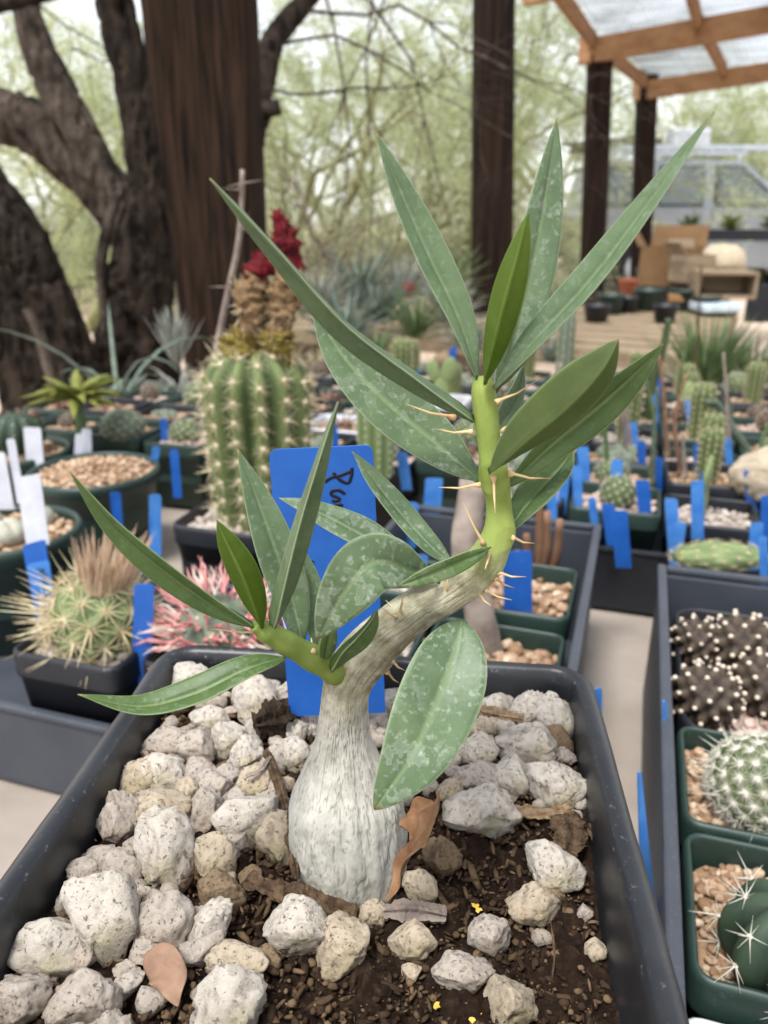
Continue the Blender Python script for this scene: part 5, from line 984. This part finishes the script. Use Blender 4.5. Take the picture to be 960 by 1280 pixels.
obj('twigs', tw, MAT['trunk_grey'], tr, kind='stuff'); lf = [q for q in lf if proj(q[0])[0] < 585 and proj(q[0])[0] > 330]
obj('crown', leaf_cloud(lf, 3, .3), MAT['crown_a'], tr, smooth=False, kind='stuff')
t2 = thing('mesquite_tree', 'black forked trunk at the far left edge with a flaring base', 'tree', tuple(P(60, 470, 1.75).xy) + (0,))
m = limb([(150, 700, 110, 1.75), (112, 520, 84, 1.75), (86, 455, 74, 1.75), (50, 370, 74, 1.75), (15, 300, 80, 1.75), (-40, 220, 80, 1.8), (-130, 80, 70, 1.9)], 12, ns=180); obj('trunk', m, MAT['trunk_dark'], t2)
m = limb([(60, 620, 90, 1.7), (40, 500, 76, 1.7), (15, 420, 64, 1.7), (-30, 360, 60, 1.7), (-100, 300, 50, 1.75)], 13); obj('trunk', m, MAT['trunk_dark'], t2)
m = limb([(78, 560, 14, 1.62), (66, 480, 15, 1.62), (50, 420, 14, 1.62), (34, 385, 12, 1.62)], 14, n=10); obj('hanging_root', m, MAT['trunk_grey'], t2)

# ------------------------------------------------------------------ desert trees and scrub beyond
def tree_proto(seed, H, mt, tm, lsz, depth=4, kids=(3, 5), stems=3, leafn=14, droop=.02, low=.25, r0=.05):
    rs = random.Random(seed); tk, lf = MB(), []; t = thing('desert_tree', 'x', 'tree')
    for i in range(stems):
        a = rs.uniform(0, 6.3); tk2 = MB(); branches(tk2, lf, (0, 0, -.1), (math.cos(a) * .55, math.sin(a) * .55, 1), H * .42, r0, depth, rs, droop, leafn, lsz, .8, kids, .17, .62)
        obj('trunk', tk2, MAT[tm], t, world=False)
    obj('crown', leaf_cloud(lf, seed, .4), MAT[mt], t, smooth=False, world=False, kind='stuff'); return t, len(lf)
TP = [tree_proto(31, 3.6, 'crown_a', 'branch_green', .016, 4, (3, 4), 3, 75), tree_proto(32, 4.2, 'crown_b', 'branch_green', .016, 4, (3, 4), 3, 75), tree_proto(33, 2.0, 'crown_c', 'branch', .013, 3, (4, 5), 5, 50, .0, r0=.03), tree_proto(34, 3.2, 'crown_a', 'branch', .012, 4, (3, 4), 3, 34)]
spots = [(395, 5.6, 3, .55, 'pale feathery tree hanging behind the middle posts, left of them'), (470, 9.0, 0, .9, 'yellow-green desert tree between the timber posts, nearer one'), (380, 8.5, 1, 1.0, 'green desert tree right behind the dried red flowers'), (500, 11, 1, 1.2, 'taller pale tree at the centre of the background'), (90, 7.5, 0, .9, 'bright green tree seen between the two dark trunks'), (20, 10, 1, 1.1, 'grey-green tree at the far left background'), (250, 11, 0, 1.2, 'pale tree mostly hidden by the massive split post'), (610, 13, 1, 1.3, 'tree directly behind the dark middle post'), (800, 15.5, 0, 1.2, 'pale green tree rising behind the parked car, left one'), (960, 16.5, 1, 1.3, 'pale green tree rising behind the parked car, right one'), (880, 20, 0, 1.6, 'tall tree farthest behind the parked car'), (160, 15, 1, 1.4, 'tall pale tree behind the leaning limb'), (430, 17, 0, 1.7, 'tallest far tree left of centre'), (720, 19, 1, 1.7, 'tall far tree behind the shed posts'), (-40, 17, 0, 1.6, 'far tree cut by the left edge')]
used = set()
for u, Y, k, sc, lab in spots:
    t = TP[k][0] if k not in used else copy_tree(TP[k][0]); used.add(k); x = P(u, 300, Y).x; t.location = (x, Y, -.05); t.rotation_euler = (0, 0, rs.uniform(0, 6.3)); t.scale = (sc, sc, sc * rs.uniform(.9, 1.1)); tag(t, lab, 'tree', 'desert trees in the background')
scrub = [(60, 9, .8), (140, 10.5, .8), (330, 6, .6), (420, 6.6, .65), (480, 8, .75), (545, 7.2, .6), (590, 9.5, .8), (660, 5.6, .5), (700, 7, .6), (380, 10, .9), (250, 9, .8), (20, 13, 1.1), (110, 14, 1.1), (460, 13, 1.1), (540, 12, 1.0), (700, 13, 1.0), (640, 11, .9)]
first = True
for i, (u, Y, sc) in enumerate(sorted(scrub)):
    t = TP[2][0] if first else copy_tree(TP[2][0]); first = False; t.name = 'scrub_bush'; t.location = (P(u, 300, Y).x, Y, -.05); t.rotation_euler = (0, 0, rs.uniform(0, 6.3)); t.scale = (sc, sc, sc * .8); tag(t, f'low grey-green scrub bush on the bare ground, {ORD[i]} from the left', 'bush', 'scrub bushes in the background')
for k, (t, n_) in enumerate(TP): pass

# ------------------------------------------------------------------ shed roof of raw beams and corrugated sheets
SA = R(29); S1 = Vector((math.cos(SA), -math.sin(SA), 0)); S2 = Vector((math.sin(SA), math.cos(SA), 0))
A1 = P(724, 66, 6.0); B1 = P(792, 115, 7.3)
def along(p, s, dz=0): return p + S1 * s + Vector((0, 0, dz))
shed = thing('shed_roof', 'lean-to roof of raw timber beams with translucent corrugated sheets at upper right', 'roof', (A1.x + 1, A1.y, 2.0))
def fit(p, u, v):                # end of a beam running along S1 from p that is seen at column u, with the height that puts it at row v
    best = min((abs(proj(p + S1 * s)[0] - u), s) for s in np.linspace(.1, 4, 400))[1]; q = p + S1 * best; r = ray(u, v); t = (q - CAM).y / r.y; return Vector((q.x, q.y, (CAM + r * t).z))
E1_, E2_ = fit(A1, 985, 20), fit(B1, 985, 86)
m = MB(); m.beam(A1, A1 + (E1_ - A1) * 1.4, .045, .15); obj('beam', m, MAT['lumber'], shed, smooth=False, bevel=.004)
m = MB(); m.beam(B1, B1 + (E2_ - B1) * 1.4, .045, .14); obj('beam', m, MAT['lumber'], shed, smooth=False, bevel=.004)
C1 = P(655, -14, 4.2); C2 = fit(C1, 985, -90); m = MB(); m.beam(C1, C2, .045, .14); obj('beam', m, MAT['lumber'], shed, smooth=False, bevel=.004)
def lp(a, b, f): return a + (b - a) * f
for f in (.0, .52, .95):
    m = MB(); o_ = Vector((0, 0, .06)); m.beam(lp(A1, E1_, f) + o_ + S1 * .09, lp(B1, E2_, f) + o_ + S1 * .09, .04, .09); obj('rafter', m, MAT['lumber'], shed, smooth=False, bevel=.003)
    m = MB(); m.beam(lp(C1, C2, f) + o_ + S1 * .09, lp(A1, E1_, f) + o_ + S1 * .09, .04, .09); obj('rafter', m, MAT['lumber'], shed, smooth=False, bevel=.003)
for i in range(4):
    m = MB(); f0, f1 = i * .27, i * .27 + .275; n = 90; rows = []
    for (a0, a1) in ((C1, C2), (A1, E1_), (B1, E2_)):
        l = np.array([list(lp(a0, a1, f0 + (f1 - f0) * k / (n - 1)) + Vector((0, 0, .125 + .012 * math.sin(k * .9))) + S1 * .1) for k in range(n)]); rows.append(l)
    rows.append(rows[-1] + np.array(list(S2)) * .25); rows.insert(0, rows[0] - np.array(list(S2)) * .6)
    m.rings(rows, False); obj('roof_sheet', m, MAT['panel'], shed)

# ------------------------------------------------------------------ slatted wooden table and what stands on it
TA = R(27); T1 = Vector((math.cos(TA), -math.sin(TA), 0)); T2 = Vector((math.sin(TA), math.cos(TA), 0)); TZ = .62
fr = PZ(880, 447, TZ); tb = thing('slatted_table', 'pale wooden slatted table behind the cactus rows at right', 'table', (fr.x, fr.y, 0))
def TP_(x, y, z=TZ): q = Vector((fr.x, fr.y, 0)) + T1 * x + T2 * y; q.z = z; return q
LT = 1.5
for i in range(9):
    m = MB(); y = .06 + i * .15; m.beam(TP_(-LT, y, TZ - .0225), TP_(0, y, TZ - .0225), .098, .045); obj('slat', m, MAT['slat'], tb, smooth=False, bevel=.002)
for x in (-LT + .03, -LT / 2, -.03): m = MB(); m.beam(TP_(x, 0, TZ - .09), TP_(x, 1.36, TZ - .09), .04, .088); obj('rail', m, MAT['twig'], tb, smooth=False)
for x, y in ((-LT + .05, .05), (-.05, .05), (-LT + .05, 1.3), (-.05, 1.3)): m = MB(); m.beam(TP_(x, y, 0), TP_(x, y, TZ - .135), .07, .07, (1, 0, 0)); obj('leg', m, MAT['post_dark'], tb, smooth=False)
def tpot(u, v, r, h, mt, lab, zoff=0., Y=None):
    q = PZ(u, v, TZ + zoff + .002) if Y is None else P(u, v, Y); t = thing('plant_pot', lab, 'pot', tuple(q)); m = MB().lathe([(r * .9, h * .8), (r * .93, h), (r, h), (r, h * .86), (r * .95, h * .84), (r * .74, 0), (.001, 0)], 28, tuple(q)); obj('pot_wall', m, MAT[mt], t)
    m = MB().lathe([(r * .91, h * .86), (r * .4, h * .9), (.001, h * .9)], 20, tuple(q)); obj('soil', m, MAT['soil'], t, kind='stuff'); return q
tpot(808, 388, .062, .085, 'pot_green', 'round dark green pot on the wooden table, left of two in front')
tpot(854, 388, .068, .085, 'pot_green', 'round dark green pot on the wooden table, right of two in front')
q = tpot(808, 362, .07, .11, 'pot_green', 'taller green pot with pinkish plant behind the two front pots'); rosette('pink_plant', 'pinkish leafy plant in the taller green pot on the table', 'plant', q + Vector((0, 0, .10)), 26, .07, .02, 'sp_pink', (.2, 1.6), .5, 31)
tpot(880, 392, .055, .07, 'pot_green', 'small green pot at the right end of the wooden table'); tpot(762, 392, .055, .075, 'pot_green', 'green pot at the left of the wooden table beside the post'); tpot(745, 402, .05, .06, 'tray_black', 'leftmost black pot on the wooden table'); tpot(830, 402, .045, .06, 'tray_black', 'small black pot in front of the green table pots')
tpot(782, 390, .05, .06, 'tray_black', 'small black pot at the left of the table pots'); tpot(785, 368, .055, .075, 'pot_clay', 'orange clay pot behind the small black pot on the table'); tpot(838, 365, .05, .07, 'tray_black', 'black pot between the green pots on the table')
def open_box(name, lab, cat, c, dx, dy, dz, mt, rz, th=.008, flap=False):
    t = thing(name, lab, cat, tuple(c), None, rz)
    for nm, cc, d in (('bottom', (0, 0, th / 2), (dx, dy, th)), ('front_panel', (0, -dy / 2 + th / 2, dz / 2 + th), (dx, th, dz)), ('back_panel', (0, dy / 2 - th / 2, dz / 2 + th), (dx, th, dz)), ('side_panel', (-dx / 2 + th / 2, 0, dz / 2 + th), (th, dy - 2 * th - .001, dz)), ('side_panel', (dx / 2 - th / 2, 0, dz / 2 + th), (th, dy - 2 * th - .001, dz))):
        obj(nm, MB().box(cc, d), MAT[mt], t, smooth=False, world=False)
    if flap:
        o = obj('flap', MB().box((0, 0, dz * .3), (dx * .95, th * .6, dz * .6)), MAT[mt], t, smooth=False, world=False); o.location = (0, dy / 2 + .01, dz + th); o.rotation_euler = (-.35, 0, 0)
        o = obj('flap', MB().box((0, 0, dz * .3), (th * .6, dy * .9, dz * .6)), MAT[mt], t, smooth=False, world=False); o.location = (-dx / 2 - .01, 0, dz + th); o.rotation_euler = (0, -.6, 0)
    return t
# dark shelf table behind, crate, boxes
q = P(890, 372, 3.9); q.z = 0; sh = thing('shelf_table', 'black shelf table with plant trays in front of the parked car', 'table', (q.x, q.y, 0))
def SH(x, y, z): w2 = Vector((q.x, q.y, 0)) + T1 * x + T2 * y; w2.z = z; return w2
m = MB(); m.beam(SH(-.35, .5, .90), SH(1.1, .5, .90), .5, .05); obj('table_top', m, MAT['tray_black'], sh, smooth=False)
m = MB(); m.beam(SH(-.35, .5, .62), SH(1.1, .5, .62), .5, .03); obj('shelf', m, MAT['tray_black'], sh, smooth=False)
for x, y in ((-.3, .3), (1.05, .3), (-.3, .7), (1.05, .7)): m = MB(); m.beam(SH(x, y, 0), SH(x, y, .873), .05, .05, (1, 0, 0)); obj('leg', m, MAT['tray_black'], sh, smooth=False)
for i, x in enumerate((-.2, .0, .2, .4, .62)):
    rosette('seedling', f'leafy green seedling on the black shelf table, {ORD[i]} from the left', 'seedling', SH(x, .5, .926), 24, .09, .022, ['succ_green', 'succ_yellow'][i % 2], (.2, 2), .5, 50 + i)
open_box('cardboard_box', 'open brown cardboard box standing behind the table pots', 'box', P(838, 350, 3.45) - Vector((0, 0, .02)), .24, .2, .15, 'cardboard', -TA, .006, True)
open_box('cardboard_box', 'smaller tan cardboard carton leaning by the larger box', 'box', P(862, 352, 3.3), .13, .12, .1, 'slat', .3, .006, True)
open_box('wooden_crate', 'wooden crate with dark inside at the right of the table', 'crate', P(893, 372, 3.25) + Vector((0, 0, .06)), .22, .10, .16, 'slat', -TA, .012).rotation_euler = (R(90), 0, -.15)
m = MB(); m.lathe([(.001, 0), (.09, .0), (.10, .03), (.085, .075), (.05, .1), (.001, .105)], 24, tuple(P(900, 338, 3.35))); tag(center(obj('straw_hat', m, MAT['pumice_tan'])), 'domed pale tan bundle resting on the wooden crate', 'bundle')
m = MB(); m.beam(P(870, 384, 3.05), P(918, 382, 3.05), .16, .03); tag(center(obj('plastic_lid', m, MAT['skyblue'], smooth=False, bevel=.006)), 'clear pale plastic lid lying at the right table end', 'lid')
m = MB(); m.beam(P(835, 372, 3.2), P(912, 372, 3.15), .05, .03); tag(center(obj('wood_offcut', m, MAT['lumber'], smooth=False, bevel=.003)), 'light wooden offcut lying behind the plastic lid', 'plank')
for i, (u, v, w2) in enumerate(((945, 392, 24), (962, 392, 26))):
    c = P(u, v, 3.7); open_box('black_bin', f'black plastic bin at the right edge beside the table, {["left", "right"][i]} one', 'bin', (c.x, c.y, c.z - .03), px(w2, c), .2, .15, 'tray_black', -TA, .01)

# ------------------------------------------------------------------ parked car with roof rack
CY_ = 12.6; car = thing('parked_car', 'silver-blue station car with crowded roof rack parked behind the shed', 'car', (P(935, 300, CY_).x, CY_, 0)); XL = P(726, 300, CY_ - .86).x; S_ = lambda x, z: (x, z)
W2 = .86
def prism(nm, poly, y0, y1, mt, par=car, inset=0., ztop=None):    # side outline extruded across the car; inset narrows the upper points
    m = MB(); pl = np.array(poly, float); zt = pl[:, 1].max(); zb = pl[:, 1].min(); f = (pl[:, 1] - zb) / max(1e-6, zt - zb) * inset
    L0 = np.stack([XL + pl[:, 0], CY_ + y0 + f, pl[:, 1]], 1); L1 = np.stack([XL + pl[:, 0], CY_ + y1 - f, pl[:, 1]], 1); m.rings([L0, L1], True, True, True); return obj(nm, m, MAT[mt], par, smooth=False, bevel=.03 if y1 - y0 > 1 else .004)
body = prism('body', [(0, .45), (.02, 1.12), (.1, 1.16), (3.0, 1.17), (4.1, 1.05), (4.4, .92), (4.45, .45), (4.0, .35), (.4, .35)], -W2, W2, 'paint')
prism('cabin', [(.08, 1.15), (.22, 1.74), (.4, 1.80), (2.1, 1.80), (2.35, 1.74), (3.05, 1.16)], -W2 + .03, W2 - .03, 'paint', inset=.13)
def window(nm, poly): 
    m = MB(); L = []
    for s in (0, .012):
        L.append(np.array([[XL + x, CY_ - W2 + .03 + .13 * (z - 1.15) / .65 - s - (.004 if nm == 'window_seal' else .009), z] for x, z in poly]))
    m.rings(L[::-1], True, True, True); w3 = obj(nm, m, MAT['glass'], car, smooth=False); return w3
for poly in ([(.235, 1.195), (.315, 1.705), (.905, 1.725), (.905, 1.195)], [(1.055, 1.195), (1.055, 1.725), (1.705, 1.725), (1.705, 1.195)], [(1.855, 1.195), (1.855, 1.725), (2.24, 1.715), (2.67, 1.36), (2.69, 1.195)]): window('window_seal', poly).data.materials[0] = MAT['rubber']
for poly in ([(.26, 1.22), (.34, 1.68), (.88, 1.70), (.88, 1.22)], [(1.08, 1.22), (1.08, 1.70), (1.68, 1.70), (1.68, 1.22)], [(1.90, 1.22), (1.90, 1.70), (2.22, 1.69), (2.62, 1.35), (2.66, 1.22)]): window('window', poly)
m = MB(); L = [np.array([[XL + 2.40 + a, CY_ + y, 1.72] , [XL + 3.02 + a, CY_ + y, 1.20]]) for a in (.012,) for y in (-.62, .62)]; m.add(np.array([L[0][0], L[0][1], L[1][1], L[1][0]]), np.array([[0, 1, 2, 3]])); m.add(np.array([L[0][0], L[0][1], L[1][1], L[1][0]]) + np.array([.01, 0, .01]), np.array([[3, 2, 1, 0]])); obj('windscreen', m, MAT['glass'], car, smooth=False)
for x in (1.0, 1.84): prism('door_seam', [(x - .006, .5), (x - .006, 1.15), (x + .006, 1.15), (x + .006, .5)], -W2 - .003, -W2 + .02, 'rubber')
prism('side_trim', [(.1, .72), (.1, .84), (4.3, .84), (4.3, .72)], -W2 - .012, -W2 + .02, 'paint_dark'); prism('tail_light', [(.02, .85), (.02, 1.08), (.14, 1.08), (.14, .85)], -W2 - .01, -W2 + .1, 'red')
for x in (.85, 3.6):
    for y in (-W2 + .02, W2 - .02):
        wh = bpy.data.objects.new('wheel', None); COL.objects.link(wh); wh.parent = car; th = np.arange(28) * 2 * math.pi / 28
        for nm, prof, mt in (('tyre', ((.2, -.09), (.34, -.1), (.36, -.06), (.36, .06), (.34, .1), (.2, .09)), 'rubber'), ('rim', ((.02, -.07), (.12, -.06), (.2, -.085), (.2, .085), (.02, .07)), 'steel')):
            mm = MB(); mm.rings([np.stack([XL + x + r * np.cos(th), np.full(28, CY_ + y + d), .36 + r * np.sin(th)], 1) for r, d in prof], True, nm == 'rim', nm == 'rim'); o = obj(nm, mm, MAT[mt], wh); o.data.transform(Matrix.Translation(-car.location))if False else None
rk = None
for y in (-.62, .62): m = MB(); m.beam((XL + .35, CY_ + y, 1.89), (XL + 2.3, CY_ + y, 1.89), .04, .04); obj('rack_rail', m, MAT['steel'], car, smooth=False)
for x in np.linspace(.4, 2.25, 9): m = MB(); m.beam((XL + x, CY_ - .66, 1.93), (XL + x, CY_ + .66, 1.93), .035, .03); obj('rack_bar', m, MAT['steel'], car, smooth=False)
for x in (.45, 1.3, 2.2):
    for y in (-.62, .62): m = MB(); m.beam((XL + x, CY_ + y, 1.78), (XL + x, CY_ + y, 1.872), .05, .04, (1, 0, 0)); obj('rack_foot', m, MAT['steel'], car, smooth=False)
lad = thing('ladder', 'pale metal ladder strapped along the car roof rack', 'ladder', (XL + 1.6, CY_ - .3, 1.95))
for y in (-.45, -.12): m = MB(); m.beam((XL + .5, CY_ + y, 1.985), (XL + 3.0, CY_ + y, 1.985), .03, .06); obj('ladder_rail', m, MAT['steel'], lad, smooth=False)
for x in np.linspace(.65, 2.9, 9): m = MB(); m.beam((XL + x, CY_ - .435, 1.985), (XL + x, CY_ - .135, 1.985), .03, .03); obj('rung', m, MAT['steel'], lad, smooth=False)
for i, (x, z) in enumerate(((.05, 1.96), (.1, 2.02), (.0, 2.08))): m = MB(); m.beam((XL + x - .1, CY_ + .1 + .12 * i, z), (XL + 1.3 + x, CY_ + .25 + .12 * i, z + .14), .08, .05); tag(center(obj('plank', m, MAT['trunk_grey'], smooth=False)), f'weathered grey plank on the car roof rack, {["lowest", "middle", "topmost"][i]} of the stack', 'plank')
m = MB(); m.box((XL + 1.75, CY_ + .25, 2.14), (.55, .4, .3)); tag(center(obj('storage_box', m, MAT['white'], smooth=False, bevel=.03)), 'white box on top of the car roof rack', 'box')
